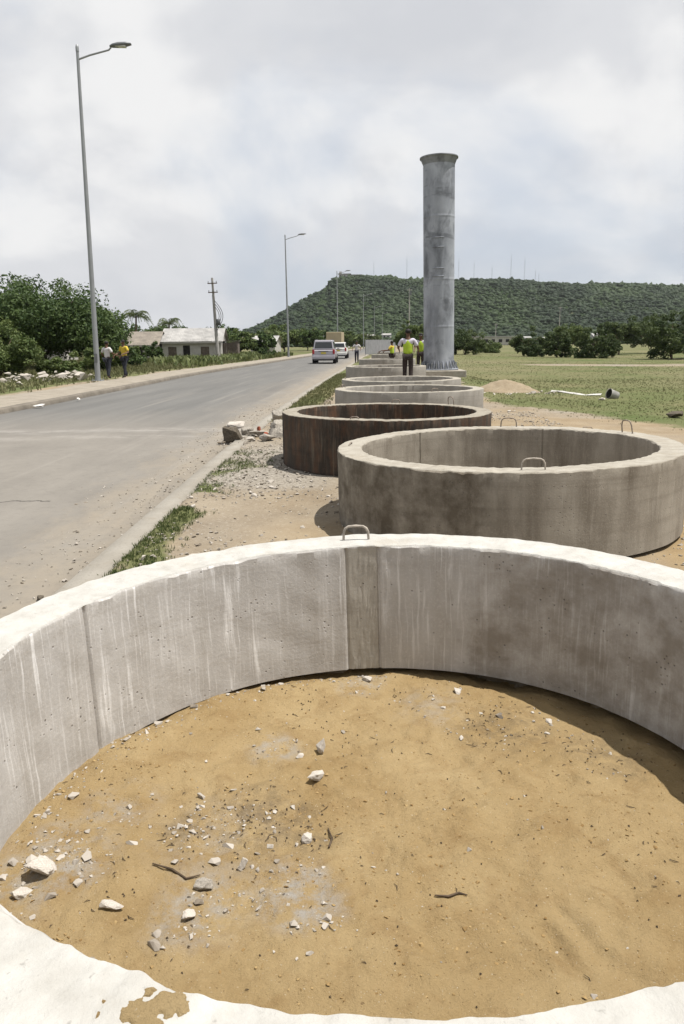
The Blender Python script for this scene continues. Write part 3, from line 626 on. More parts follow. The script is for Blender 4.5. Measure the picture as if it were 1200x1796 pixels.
# ------------------------------------------------------------------ stones
def stone_mesh(name, seed, n=14, sq=(1, 1, .7)):
    r = random.Random(seed); bm = bmesh.new()
    for k in range(n):
        v = Vector((r.gauss(0, 1), r.gauss(0, 1), r.gauss(0, 1))).normalized()*r.uniform(.75, 1.05)
        bm.verts.new((v.x*sq[0], v.y*sq[1], v.z*sq[2]))
    g = bmesh.ops.convex_hull(bm, input=bm.verts); bmesh.ops.delete(bm, geom=[v for v in bm.verts if not v.link_faces], context='VERTS')
    bmesh.ops.bevel(bm, geom=bm.edges[:], offset=.05, segments=1, affect='EDGES', clamp_overlap=True)
    bmesh.ops.triangulate(bm, faces=bm.faces[:])
    bmesh.ops.subdivide_edges(bm, edges=bm.edges[:], cuts=2, use_grid_fill=True); bmesh.ops.triangulate(bm, faces=bm.faces[:])
    P = np.array([v.co[:] for v in bm.verts]); off = .12*fbm(P[:, 0]*2.2+P[:, 2]*1.7+seed, P[:, 1]*2.2-P[:, 2]*1.3, seed, 3) + .10*fbm(P[:, 0]*6+P[:, 2]*4+seed, P[:, 1]*6-P[:, 2]*3, seed+5, 2)
    for v, d in zip(bm.verts, off): v.co *= 1+float(d)
    me = bpy.data.meshes.new(name); bm.to_mesh(me); bm.free(); return me
def stone(name, label, cat, loc, size, mat, seed, group=None, rot=None, sq=(1, 1, .7)):
    me = stone_mesh(name, seed, 16, sq); me.materials.append(M[mat]); o = link(name, me)
    o.location = loc; o.scale = size if isinstance(size, tuple) else (size,)*3
    o.rotation_euler = rot or (random.uniform(-.3, .3), random.uniform(-.3, .3), random.uniform(0, 6.3))
    return tag(o, label, cat, group)
def settle(o, z):
    me = o.data; mw = Matrix.LocRotScale((0, 0, 0), o.rotation_euler, o.scale); zs = [(mw @ v.co).z for v in me.vertices]
    o.location.z = z - min(zs) - .12*(max(zs)-min(zs))
def tpl(seed, n=9, sq=(1, 1, .65)):
    r = random.Random(seed); bm = bmesh.new()
    for k in range(n):
        v = Vector((r.gauss(0, 1), r.gauss(0, 1), r.gauss(0, 1))).normalized(); bm.verts.new((v.x*sq[0], v.y*sq[1], v.z*sq[2]))
    bmesh.ops.convex_hull(bm, input=bm.verts); bmesh.ops.triangulate(bm, faces=bm.faces[:]); bm.verts.index_update()
    V = np.array([v.co[:] for v in bm.verts]); F = np.array([[v.index for v in f.verts] for f in bm.faces]); bm.free(); return V, F
TPL = [tpl(100+k) for k in range(8)]
def scatter(name, P, S, mat, tint=None, templates=TPL, label=None, cat=None, flat=1.0, smooth=False):
    VV, FF, TT = [], [], []; b = 0; P = np.asarray(P)
    for i in range(len(P)):
        V, Fc = templates[i % len(templates)]; a = rng.uniform(0, 6.3); c, s = math.cos(a), math.sin(a)
        q = V*np.array([S[i]*rng.uniform(.7, 1.3), S[i]*rng.uniform(.7, 1.3), S[i]*flat*rng.uniform(.7, 1.2)])
        q = np.stack([q[:, 0]*c-q[:, 1]*s, q[:, 0]*s+q[:, 1]*c, q[:, 2]], 1) + P[i]
        VV.append(q); FF.append(Fc+b); b += len(V); TT.append(np.full((len(V), 1), rng.uniform(0, 1) if tint is None else tint[i]))
    o = npmesh(name, np.concatenate(VV), np.concatenate(FF), mat, None, smooth, attr={'tint': np.repeat(np.concatenate(TT), 3, 1)})
    return tag(o, label, cat, None, 'stuff')
# gravel between kerb and rings
N = 9000; gxs = rng.uniform(-1.9, 4.2, N*3); gys = rng.uniform(4.2, 17, N*3)**1.0
keep = (gxs > xr(gys)+.18); dens = sstep(-.35, .55, fbm(gxs*.7, gys*.7, 51, 4) + .6*sstep(2.4, .8, np.abs(gys-9.4))*sstep(3.0, 1.2, gxs-xr(gys)))
for q in RINGS[:5]: keep &= (np.hypot(gxs-q[0], gys-q[1]) > q[2]-.02)
keep &= rng.uniform(0, 1, N*3) < dens; gxs, gys = gxs[keep][:N], gys[keep][:N]
sz = np.clip(rng.lognormal(math.log(.011), .5, len(gxs)), .004, .05)
scatter('gravel', np.stack([gxs, gys, ground_h(gxs, gys)+sz*.2], 1), sz, M['gravel'], np.clip(rng.normal(.55, .25, len(gxs)), 0, 1), label='loose pale gravel scattered between the kerb and the rings', cat='gravel')
# road-side grit along the right kerb
N = 1500; gys = rng.uniform(4, 22, N); gxs = xr(gys) - .06 - np.abs(rng.normal(0, .55, N)); sz = np.clip(rng.lognormal(math.log(.008), .5, N), .003, .03)
scatter('road_grit', np.stack([gxs, gys, np.full(N, -.045)], 1), sz, M['gravel'], label='grit and small stones along the right edge of the road', cat='grit')
# chips in the sand bed
def in_ring(n, f=None):
    r = 1.30*np.sqrt(rng.uniform(0, 1, n)); a = rng.uniform(0, 6.3, n); return cx+r*np.cos(a), cy+r*np.sin(a)
X, Y = in_ring(16000); pt = patch(X, Y); k = rng.uniform(0, 1, len(X)) < .012 + .95*pt[:, 0]*sstep(-.2, .4, fbm(X*9, Y*9, 74, 3))*1.3 + .15*pt[:, 1] + .4*sstep(1.1, 1.3, np.hypot(X-cx, Y-cy))*(X < cx)
X, Y = X[k], Y[k]; sz = np.clip(rng.lognormal(math.log(.0042), .65, len(X)), .002, .022)
scatter('concrete_chips', np.stack([X, Y, sand_h(X, Y)+sz*.15], 1), sz, M['gravel'], np.clip(rng.normal(.75, .25, len(X)), 0, 1), label='small pale concrete chips strewn on the sand in the foreground ring', cat='chips')
X, Y = in_ring(5200); pt = patch(X, Y); k = rng.uniform(0, 1, len(X)) < .05 + .8*pt[:, 1] + .2*sstep(.15, .6, fbm(X*3, Y*3, 73, 3)); X, Y = X[k], Y[k]
b = MB()
for x, y in zip(X, Y):
    l = random.choice((.002, .002, .003, .003, .004, .005, .006, .009, .016)); tw = .0028 if l < .005 else .0016; a = random.uniform(0, 6.3); z = float(sand_h(x, y))
    dx, dy = math.cos(a)*l, math.sin(a)*l
    b.tube([(x-dx, y-dy, z+.001), (x+dy*.3, y-dx*.3, z+.004), (x+dx, y+dy, z+.001)], [tw*.6, tw, tw*.5], 4, smooth=False)
tag(b.build('twig_litter', M['twig']), 'dark bits of twig and litter strewn over the sand', 'litter', None, 'stuff')
for nm, lb, ct, (x, y), s, m, sd, sq, rot in [
    ('stone', 'white pointed stone standing upright in the middle of the sand', 'stone', (-.10, 2.75), .045, 'stone', 1, (.55, .5, 1.0), (.2, .15, .4)),
    ('concrete_chunk', 'white block-shaped concrete chunk below the pointed stone on the sand', 'concrete chunk', (-.11, 2.55), .038, 'stone', 2, (1, .75, .62), (0, .1, .5)),
    ('stone', 'white rounded stone beside dark litter in the middle of the sand', 'stone', (-.13, 2.19), .029, 'stone', 3, (1, .8, .65), None),
    ('stone', 'small upright white stone left of the rounded stone on the sand', 'stone', (-.33, 2.07), .028, 'stone', 4, (.5, .5, 1), (.3, .4, 1)),
    ('concrete_chunk', 'largest pale concrete lump at the left edge of the sand', 'concrete chunk', (-.98, 2.05), .060, 'stone', 5, (1, .9, .6), None),
    ('concrete_chunk', 'flat pale concrete piece beneath the largest lump at the left edge', 'concrete chunk', (-1.0, 1.96), .042, 'stone', 6, (1, .8, .4), None),
    ('concrete_chunk', 'long flat white concrete piece near the left front rim', 'concrete chunk', (-.70, 1.88), .040, 'stone', 7, (1.1, .5, .35), (0, 0, -.3)),
    ('concrete_chunk', 'lumpy pale concrete crumb left of the cement dust patch', 'concrete chunk', (-.44, 1.98), .034, 'stone_grey', 8, (1, .8, .6), None),
    ('concrete_chunk', 'broken pale concrete crumb nearest to the front left rim', 'concrete chunk', (-.46, 1.85), .030, 'stone', 9, (1, .8, .5), None),
    ('stone', 'tiny white stone above the pointed stone, under the joint strip', 'stone', (-.18, 2.72), .020, 'stone', 10, (1, .8, .5), None),
    ('concrete_chunk', 'white chip of concrete below the joint strip at the far wall', 'concrete chunk', (.50, 2.86), .019, 'stone', 11, (1, .5, .5), None),
    ('concrete_chunk', 'pale chip at the foot of the far wall right of the joint strip', 'concrete chunk', (.55, 3.30), .030, 'stone', 12, (1, .8, .4), None),
    ('concrete_chunk', 'crumbled pale concrete at the foot of the joint strip', 'concrete chunk', (.12, 3.44), .032, 'stone', 13, (1, .7, .5), None),
    ('concrete_chunk', 'pale chip on the sand by the shaded right wall', 'concrete chunk', (.92, 3.02), .024, 'stone', 14, (1, .7, .4), None)]:
    settle(stone(nm, lb, ct, (x, y, 0), s, m, sd, None, rot, sq), float(sand_h(x, y)))
# crumbly clods of the same sand
X, Y = in_ring(5200); k = rng.uniform(0, 1, len(X)) < .25 + .75*sstep(0, .5, fbm(X*2.2, Y*2.2, 75, 3)); X, Y = X[k], Y[k]
sz = np.clip(rng.lognormal(math.log(.0034), .45, len(X)), .0015, .010)
t_ = NT('sand_clod'); M['clod'] = t_.done(t_.mix(t_.sep(t_.attr('tint'))[0], (0.19, 0.118, 0.048), (0.31, 0.22, 0.105)), 0.95, spec=0.1)
scatter('sand_clods', np.stack([X, Y, sand_h(X, Y)+sz*.1], 1), sz, M['clod'], label='crumbly clods of sand on the bed of the foreground ring', cat='sand')
# a few curved twigs one can pick out
for lb, P in [('dark curved twig right of centre on the sand', [(.27, 1.93), (.31, 1.92), (.345, 1.935), (.37, 1.93)]),
              ('thin dark twig beside the rounded white stone', [(-.06, 2.26), (-.045, 2.2), (-.055, 2.15)]),
              ('forked dark twig lying left of the small upright stone', [(-.62, 2.06), (-.55, 2.03), (-.50, 2.0), (-.46, 2.02)])]:
    tag(MB().tube([(x, y, float(sand_h(x, y))+.006) for x, y in P], [.002, .004, .0035, .0015][:len(P)], 6).build('twig', M['twig']), lb, 'twig')
# spilled sand on the front rim
b = []; px, py = -.42, 1.02
n = 40; V = []; 
for i in range(n):
    for j in range(n):
        u, v = (i/(n-1)-.5)*2, (j/(n-1)-.5)*2
        x, y = -.318+u*.072, .958+v*.036
        d = math.hypot(u, v) + .95*float(fbm(np.array(x*38), np.array(y*38), 81, 5))
        h = .638 + .0195*(x-.16) + .0052*(y-2.251) + .004*min(1, max(0, 1-d)*3) - .02*max(0, d-.80)
        V.append((x, y, h))
sp = npmesh('spilled_sand', V, grid_faces(n, n), M['sand'], None, True, attr={'patch': np.zeros((n*n, 3))})
tag(sp, 'patch of spilled sand on the white front rim', 'sand', None, 'stuff')

# rubble beside the kerb
RUB = [('concrete_chunk', 'large broken concrete chunk on the road edge beside the kerb', (-1.86, 12.75), (.25, .24, .22), 'stone_dark', 31, (1, 1, .9), -.04),
       ('concrete_chunk', 'white jagged concrete slab lying on top of the large broken chunk', (-1.85, 12.85), (.23, .20, .13), 'stone', 32, (1, 1, .8), .20),
       ('concrete_chunk', 'white concrete lump left of the broken chunk on the road', (-2.02, 13.3), (.15, .14, .15), 'stone_grey', 33, (1, 1, .8), -.04),
       ('concrete_chunk', 'white angular block behind the broken chunk on the road edge', (-1.72, 13.35), (.17, .15, .19), 'stone_grey', 45, (1, 1, .9), -.04),
       ('brick', 'red brick fragment on the kerb between the chunks', (-1.46, 13.15), (.09, .06, .09), 'brick', 34, (1, .7, .8), .10),
       ('brick', 'second red brick fragment leaning against the grey rubble', (-1.33, 13.0), (.09, .08, .09), 'brick', 35, (1, .7, .8), .02),
       ('concrete_chunk', 'flat grey stone under the red brick fragment', (-1.45, 13.15), (.22, .18, .09), 'stone_grey', 46, (1, 1, .8), .02),
       ('concrete_chunk', 'grey rubble block nearest to the blackened ring', (-1.04, 12.75), (.26, .22, .25), 'stone_grey', 36, (1, 1, .8), .03),
       ('concrete_chunk', 'flat grey rubble slab right of the kerb line', (-1.22, 12.3), (.22, .15, .13), 'stone_grey', 37, (1, 1, .7), .03),
       ('concrete_chunk', 'pale rubble piece on top of the grey blocks', (-1.06, 12.85), (.19, .17, .15), 'stone_grey', 38, (1, 1, .8), .36),
       ('concrete_chunk', 'grey rubble block behind the pale piece', (-1.12, 13.4), (.28, .22, .27), 'stone_grey', 47, (1, 1, .8), .03),
       ('concrete_chunk', 'small dark stone alone on the gravel', (-.78, 10.1), (.07, .05, .05), 'stone_dark', 39, (1, 1, .7), None),
       ('stone', 'small brown stone on the road side of the kerb by the front ring', (-2.06, 4.78), (.04, .03, .03), 'stone_dark', 40, (1, 1, .8), -.05),
       ('concrete_chunk', 'long flat pale stone on the dirt behind the front rim', (-1.12, 5.55), (.13, .035, .03), 'stone', 41, (1, 1, .8), None),
       ('stone', 'small white stone on the dirt beside the grass strip', (-1.52, 7.35), (.035, .03, .025), 'stone', 42, (1, 1, .8), None),
       ('stone', 'flat brown stone at the right edge of the dirt beyond the second ring', (6.95, 15.4), (.22, .16, .13), 'stone_dark', 43, (1, 1, .7), None),
       ('stone', 'white stone on the grass beside the tipped bucket', (7.12, 20.3), (.12, .10, .07), 'stone', 44, (1, 1, .8), None)]
for nm, lb, p, s, m, sd, sq, rest in RUB:
    o = stone(nm, lb, nm.replace('_', ' '), (p[0], p[1], 0), s, m, sd, None, (random.uniform(-.2, .2), random.uniform(-.2, .2), random.uniform(0, 6)), sq)
    settle(o, float(ground_h(p[0], p[1])) if rest is None else rest)
X = rng.uniform(-2.1, -.8, 160); Y = rng.normal(13, .55, 160); sz = np.clip(rng.lognormal(math.log(.035), .5, 160), .012, .10)
scatter('rubble_bits', np.stack([X, Y, np.where(X < xr(Y), -.04, .02)+sz*.3], 1), sz, M['gravel'], label='small broken concrete bits around the rubble by the kerb', cat='rubble')

# ------------------------------------------------------------------ hill
HX = np.array([-420, -230, -150, -120, -92, -64.5, -37.4, -14, -9, 3, 29, 62, 92, 135, 162, 202, 242, 269, 335, 402, 560, 800, 1200])
HZ = np.array([0, 1, 5, 13, 23, 38.5, 55, 66.5, 74.5, 78, 79, 75.5, 72.5, 72, 73, 73, 69, 67, 66, 64, 56, 40, 10.]) - 2.2
def hill_h(x, y):
    t = np.clip((y-470)/430, 0, 1); prof = np.where(t < 1, .55*t**1.6 + .45*sstep(.25, 1, t), 1 - .6*sstep(0, 1, (y-900)/300))
    r = np.interp(x, HX, HZ); base = r*prof
    gul = .10*fbm(x*.012+3, y*.004, 91, 4)*np.sin(np.pi*np.clip(t, 0, 1))
    return base*(1+gul*1.6) + 1.6*fbm(x*.03, y*.03, 92, 3)*sstep(0, .2, t) - 1.2*(1-sstep(0, .08, t))
hx = np.arange(-420, 1201, 12.); hy = np.arange(455, 1200, 12.); HXg, HYg = np.meshgrid(hx, hy)
def m_hill():
    t = NT('hillside'); ob = t.coord()
    c = t.ramp(t.noise(ob, .03, 8, .6), .3, .7, (.012, .025, .007), (.036, .054, .016))
    c = t.mix(t.ramp(t.noise(t.map(ob, (1, 1, 1), (40, 0, 0)), .022, 6, .6), .66, .78), c, (.13, .115, .075))
    return t.done(c, .95, t.bump(t.noise(ob, .25, 5), .8, 2.0), spec=.05)
tag(npmesh('hill', np.stack([HXg, HYg, hill_h(HXg, HYg)], -1).reshape(-1, 3), grid_faces(len(hx), len(hy)), m_hill(), smooth=True), kind='structure')
ico = bmesh.new(); bmesh.ops.create_icosphere(ico, subdivisions=1, radius=1); ico.verts.index_update()
IV = np.array([v.co[:] for v in ico.verts]); IF = np.array([[v.index for v in f.verts] for f in ico.faces]); ico.free()
def bumpy(s): return IV*(1 + .35*np.random.default_rng(s).normal(0, 1, (len(IV), 1)).clip(-1.2, 1.2)), IF
BT = [bumpy(s) for s in range(10)]
N = 42000; X = rng.uniform(-260, 620, N*2); Y = 470 + 440*rng.uniform(0, 1, N*2)**.9
vis = (np.abs(X/Y - .2) < .38); cl = fbm(X*.018, Y*.010, 95, 4); keep = vis & (rng.uniform(-1, 1, N*2) < cl*1.2 + .75); X, Y = X[keep][:N], Y[keep][:N]
tint = np.clip(.42 + 1.4*fbm(X*.02, Y*.012, 96, 4) + rng.normal(0, .11, len(X)), 0, 1); sz = np.clip(rng.lognormal(math.log(1.25), .5, len(X)), .5, 4.0)
scatter('hill_forest', np.stack([X, Y, hill_h(X, Y)+sz*.15], 1), sz, M['leaf_hill'], tint, BT, 'dense green scrub forest covering the flat-topped hill', 'forest', .75, True)
# scrub on the plain in front of the hill
N = 3600; X = rng.uniform(-190, 330, N*2); Y = rng.uniform(290, 480, N*2); keep = (np.abs(X/Y-.12) < .40) & ((X < xl(Y)-6) | (X > xr(Y)+9)) & ~((X > .09*Y) & (Y < 330)); X, Y = X[keep][:N], Y[keep][:N]
sz = np.clip(rng.lognormal(math.log(1.3), .3, len(X)), .7, 2.3); tint = np.clip(rng.normal(.5, .25, len(X)), 0, 1)
scatter('plain_scrub', np.stack([X, Y, sz*.45], 1), sz, M['leaf_hill'], tint, BT, 'far low scrub spread over the plain below the hill', 'scrub', .9)

# small houses at the foot of the hill
def tiny_house(x, y, w, d, h, rzv, wall, roof, z=None):
    z = float(hill_h(np.array(x), np.array(y))) if z is None else z
    e = thing('small_house', 'tiny pale house among the trees at the foot of the hill', 'house', (x, y, max(z, -.2)), rzv, 'small houses below the hill')
    MB().box((0, 0, h/2), (w, d, h)).build('wall', M[wall], e)
    r = MB(); o = .3; rh = w*.18
    r.add([(-w/2-o, -d/2-o, h), (w/2+o, -d/2-o, h), (w/2+o, d/2+o, h), (-w/2-o, d/2+o, h), (-w/2-o, 0, h+rh), (w/2+o, 0, h+rh)], [(0, 1, 5, 4), (2, 3, 4, 5), (0, 4, 3), (1, 2, 5), (3, 2, 1, 0)])
    r.build('roof', M[roof], e)
    MB().box((-w*.2, -d/2-.03, h*.42), (w*.16, .05, h*.8)).build('door', M['dark'], e)
    MB().box((w*.22, -d/2-.03, h*.55), (w*.2, .05, h*.34)).build('window', M['dark'], e)
HS = [(-55, 500), (-38, 520), (-30, 495), (-12, 530), (4, 505), (20, 520), (33, 540), (118, 480), (128, 470), (158, 500), (166, 490), (175, 520), (205, 560), (214, 545), (224, 520), (238, 575), (247, 545), (-70, 540), (48, 515), (190, 535)]
for k, (x, y) in enumerate(HS): tiny_house(x, y, random.uniform(4, 6.5), 5, random.uniform(2.2, 3), random.uniform(-.5, .5), 'white_paint', random.choice(['tin', 'tin', 'tin_brown']), float(hill_h(np.array(x), np.array(y)))+1.5)
# long low pale building
e = thing('long_low_building', 'long low pale building beyond the field right of the column', 'building', (66, 330, 0), -.05)
MB().box((0, 0, 1.6), (22, 9, 3.2)).build('wall', M['white_paint'], e); MB().box((0, 0, 3.45), (23, 10, .4)).build('roof', M['tin'], e)
for k in range(7): MB().box((-9+3*k, -4.53, 1.7), (1.5, .06, 1.3)).build('window', M['dark'], e)
# hilltop building
e = thing('hilltop_building', 'long white walled building on the left summit of the hill', 'building', (10, 905, 75.3), 0)
MB().box((-4, 0, 2), (14, 8, 4)).box((9, 0, 1.5), (14, 7, 3)).build('wall', M['white_paint'], e)
MB().box((-4, 0, 4.3), (15, 9, .6)).box((9, 0, 3.25), (15, 8, .5)).build('roof', M['tin_brown'], e)
MB().box((-9, 0, 5.6), (3, 3, 3)).build('tower', M['white_paint'], e)
for k in range(5): MB().box((-9+5.0*k, -4.1, 2), (1.2, .15, 1.6)).build('window', M['dark'], e)
# masts on the ridge
M['mast'] = m_plain('mast_grey', (0.36, 0.37, 0.39), 0.6, 0.2)
def mast(x, y, h, lb):
    z = float(hill_h(np.array(x), np.array(y))); e = thing('radio_mast', lb, 'radio mast', (x, y, z), 0, 'radio masts on the hill ridge')
    w = .55; b = MB()
    for sx, sy in ((-1, -1), (1, -1), (0, 1)): b.tube([(sx*w, sy*w, 0), (sx*w*.4, sy*w*.4, h)], .042, 4)
    b.build('leg_frame', M['mast'], e); b = MB(); n = int(h/2)
    for k in range(n):
        z0, z1 = k*h/n, (k+1)*h/n; a0, a1 = w*(1-.6*z0/h), w*(1-.6*z1/h)
        b.tube([(-a0, -a0, z0), (a1, -a1, z1)], .035, 4).tube([(a0, -a0, z0), (0, a1, z1)], .035, 4)
    b.build('bracing', M['mast'], e); MB().tube([(0, 0, h), (0, 0, h*1.18)], .07, 4).build('antenna', M['mast'], e)
for x, h, lb in [(78.5, 24, 'thin radio mast on the ridge just left of the steel column'), (139, 22, 'first thin radio mast on the ridge right of the steel column'), (157, 19, 'second thin radio mast on the ridge right of the steel column'),
                 (178, 14, 'third and short radio mast on the ridge right of the steel column'), (200, 25, 'tallest thin radio mast on the ridge right of the steel column'), (216, 24, 'thin radio mast right of the tallest mast on the ridge'),
                 (229, 13, 'stubby radio mast near the right end of the mast group'), (233, 10, 'shortest radio mast at the right end of the mast group'), (40, 16, 'thin radio mast right of the white hilltop building')]:
    mast(x, 903, h, lb)

# ------------------------------------------------------------------ trees
def leaves(centers, nper, spread, size, seed, outward=None, flat=.6):
    r = np.random.default_rng(seed); n = len(centers)*nper
    c = np.repeat(centers, nper, 0); sp = np.repeat(np.asarray(spread), nper)[:, None] if np.ndim(spread) else spread
    d = r.normal(0, 1, (n, 3)); d /= np.linalg.norm(d, axis=1, keepdims=True); p = c + d*sp*(r.uniform(.25, 1, (n, 1))**.6)*np.array([1, 1, .8])
    nrm = d*.7 + r.normal(0, .6, (n, 3)) + np.array([0, 0, .45]); nrm /= np.linalg.norm(nrm, axis=1, keepdims=True)
    t = np.cross(nrm, r.normal(0, 1, (n, 3))); t /= np.linalg.norm(t, axis=1, keepdims=True); b = np.cross(nrm, t)
    s = size*r.uniform(.6, 1.4, (n, 1)); l = s*1.25; w = s*flat
    V = np.stack([p-t*l*.5, p+b*w*.5+nrm*s*.12, p+t*l*.5, p-b*w*.5+nrm*s*.12], 1).reshape(-1, 3)
    tint = np.repeat(np.clip(np.repeat(r.uniform(.1, .75, len(centers)), nper) + r.normal(0, .2, n), 0, 1), 4)
    return V, np.arange(n*4).reshape(-1, 4), np.repeat(tint[:, None], 3, 1)
def tree(name, label, cat, loc, rx, rz, h0, mat, seed, nclump=90, nper=70, leaf=.22, group=None, trunk=.16, lobes=5, lean=0, bush=False):
    r = np.random.default_rng(seed); e = thing(name, label, cat, loc, 0, group); H = h0+2*rz
    b = MB(); b.tube([(0, 0, -.3), (.05*rx, 0, h0*.5), (lean, 0, h0+rz*.5), (lean*1.3, .05, h0+rz*1.2)], [trunk*1.3, trunk, trunk*.75, trunk*.3], 8)
    for k in range(6):
        a = r.uniform(0, 6.3); q = r.uniform(.45, .8); b.tube([(lean*.6, 0, h0*.8+.1*k*rz), (rx*.3*math.cos(a), rx*.3*math.sin(a), h0+rz*(.5+.1*k)), (rx*q*math.cos(a), rx*q*math.sin(a), h0+rz*(.7+.14*k))], [trunk*.5, trunk*.35, trunk*.1], 6)
    b.build('trunk', M['bark'], e)
    # lobed crown: clumps on several overlapping lobes
    L = [(np.array([0, 0, h0+rz]), 1.0)]
    for k in range(lobes): a = 6.28*k/lobes + r.uniform(-.4, .4); L.append((np.array([rx*.55*math.cos(a), rx*.55*math.sin(a), h0+rz*(r.uniform(.30, .95) if bush else r.uniform(.6, 1.25))]), r.uniform(.42, .62)))
    C = []; S = []
    while len(C) < nclump:
        c, s = L[r.integers(len(L))]; d = r.normal(0, 1, 3); d /= np.linalg.norm(d)
        q = r.uniform(.45, 1.0)**.6; p = c + d*np.array([rx*.82*s, rx*.82*s, rz*.85*s])*q
        if p[2] < (.12 if bush else h0*.8): continue
        C.append(p); S.append(rx*r.uniform(.10, .22))
    V, Fc, T = leaves(np.array(C), nper, np.array(S), leaf, seed+1)
    npmesh('crown', V, Fc, M[mat], e, False, attr={'tint': T})
    return e
G1 = 'trees and shrubs on the left of the road'
tree('broadleaf_tree', 'large dark broadleaf tree on the left behind the nearest street lamp', 'tree', (-21.9, 55, 0), 6.4, 3.0, .75, 'leaf_dark', 201, 560, 150, .19, G1, .3, 9)
tree('broadleaf_tree', 'dark tree crown at the far left edge behind the large tree', 'tree', (-31.5, 60, 0), 5.4, 2.7, .6, 'leaf_dark', 202, 240, 90, .26, G1, .25)
tree('shrub', 'big rounded green shrub at the left edge under the large tree', 'shrub', (-18.6, 41, -.2), 2.5, 1.65, .1, 'leaf_mid', 203, 200, 90, .13, G1, .08, 5, 0, True)
tree('shrub', 'low green shrub between the big shrub and the nearest lamp post', 'shrub', (-16.0, 43, -.2), 1.3, .8, .1, 'leaf_mid', 204, 60, 70, .15, G1, .06, 5, 0, True)
tree('shrub', 'dense green shrub directly behind the nearest lamp post', 'shrub', (-15.5, 49, -.2), 1.6, 1.25, .1, 'leaf_mid', 205, 70, 70, .17, G1, .06, 5, 0, True)
tree('shrub', 'green shrub behind the man in the yellow shirt', 'shrub', (-17.0, 58, -.2), 1.9, 1.35, .1, 'leaf_dark', 206, 70, 70, .2, G1, .06, 5, 0, True)
tree('shrub', 'leafy shrub in front of the brown-roofed house', 'shrub', (-18.3, 66, -.2), 1.3, 1.3, .1, 'leaf_mid', 207, 60, 60, .18, G1, .06, 5, 0, True)
tree('shrub', 'dark shrub against the left end of the white house', 'shrub', (-18.9, 76, -.2), 1.2, 1.35, .1, 'leaf_dark', 208, 60, 60, .2, G1, .06, 5, 0, True)
tree('broadleaf_tree', 'bushy tree right of the white house behind the utility pole', 'tree', (-13.3, 100, 0), 2.4, 1.8, .2, 'leaf_mid', 209, 80, 60, .28, G1, .1)
tree('broadleaf_tree', 'dark tree just right of the utility pole base', 'tree', (-10.6, 104, 0), 2.0, 1.6, .2, 'leaf_dark', 210, 70, 60, .28, G1, .1)
tree('broadleaf_tree', 'yellowish green tree left of the white roof by the road', 'tree', (-12.0, 122, 0), 3.0, 1.7, .4, 'leaf_pale', 211, 80, 60, .32, G1, .1)
tree('shrub', 'dark low shrub beside the second street lamp', 'shrub', (-8.5, 88, -.1), 1.2, .75, .05, 'leaf_dark', 212, 50, 60, .2, G1, .05, 5, 0, True)
tree('broadleaf_tree', 'spreading tree behind the second street lamp', 'tree', (-10.5, 140, 0), 4.2, 2.5, .6, 'leaf_mid', 213, 100, 60, .38, G1, .14)
tree('broadleaf_tree', 'dark round tree above the silver vehicle', 'tree', (-4.6, 135, 0), 2.7, 2.2, .4, 'leaf_dark', 214, 90, 60, .36, G1, .12)
tree('broadleaf_tree', 'green tree left of the third street lamp', 'tree', (-7.5, 170, 0), 4.4, 2.4, .6, 'leaf_mid', 215, 80, 55, .45, G1, .12)
for k, (x, y, r1, r2) in enumerate([(-26, 118, 4.5, 2.35), (-33, 125, 5, 2.4), (-40, 120, 5, 2.2), (-20, 122, 4.0, 2.2), (-47, 125, 5, 2.4)]):
    tree('broadleaf_tree', ['dark tree behind the brown roof, nearest to the white house', 'dark tree behind the palms', 'dark tree left of the palms behind the large tree', 'dark tree behind the white roof ridge', 'dark tree farthest left behind the large tree'][k], 'tree', (x, y, 0), r1, r2, .5, 'leaf_dark', 220+k, 70, 50, .38, G1, .12)
tree('broadleaf_tree', 'green tree beside the road under the fourth street lamp', 'tree', (2.5, 215, 0), 4.2, 2.2, .6, 'leaf_mid', 231, 80, 50, .5, G1, .12)
tree('broadleaf_tree', 'reddish green tree beyond the truck', 'tree', (7.8, 230, 0), 4.5, 2.0, .6, 'leaf_pale', 232, 80, 50, .5, G1, .12)
G2 = 'bushy trees beyond the field on the right'
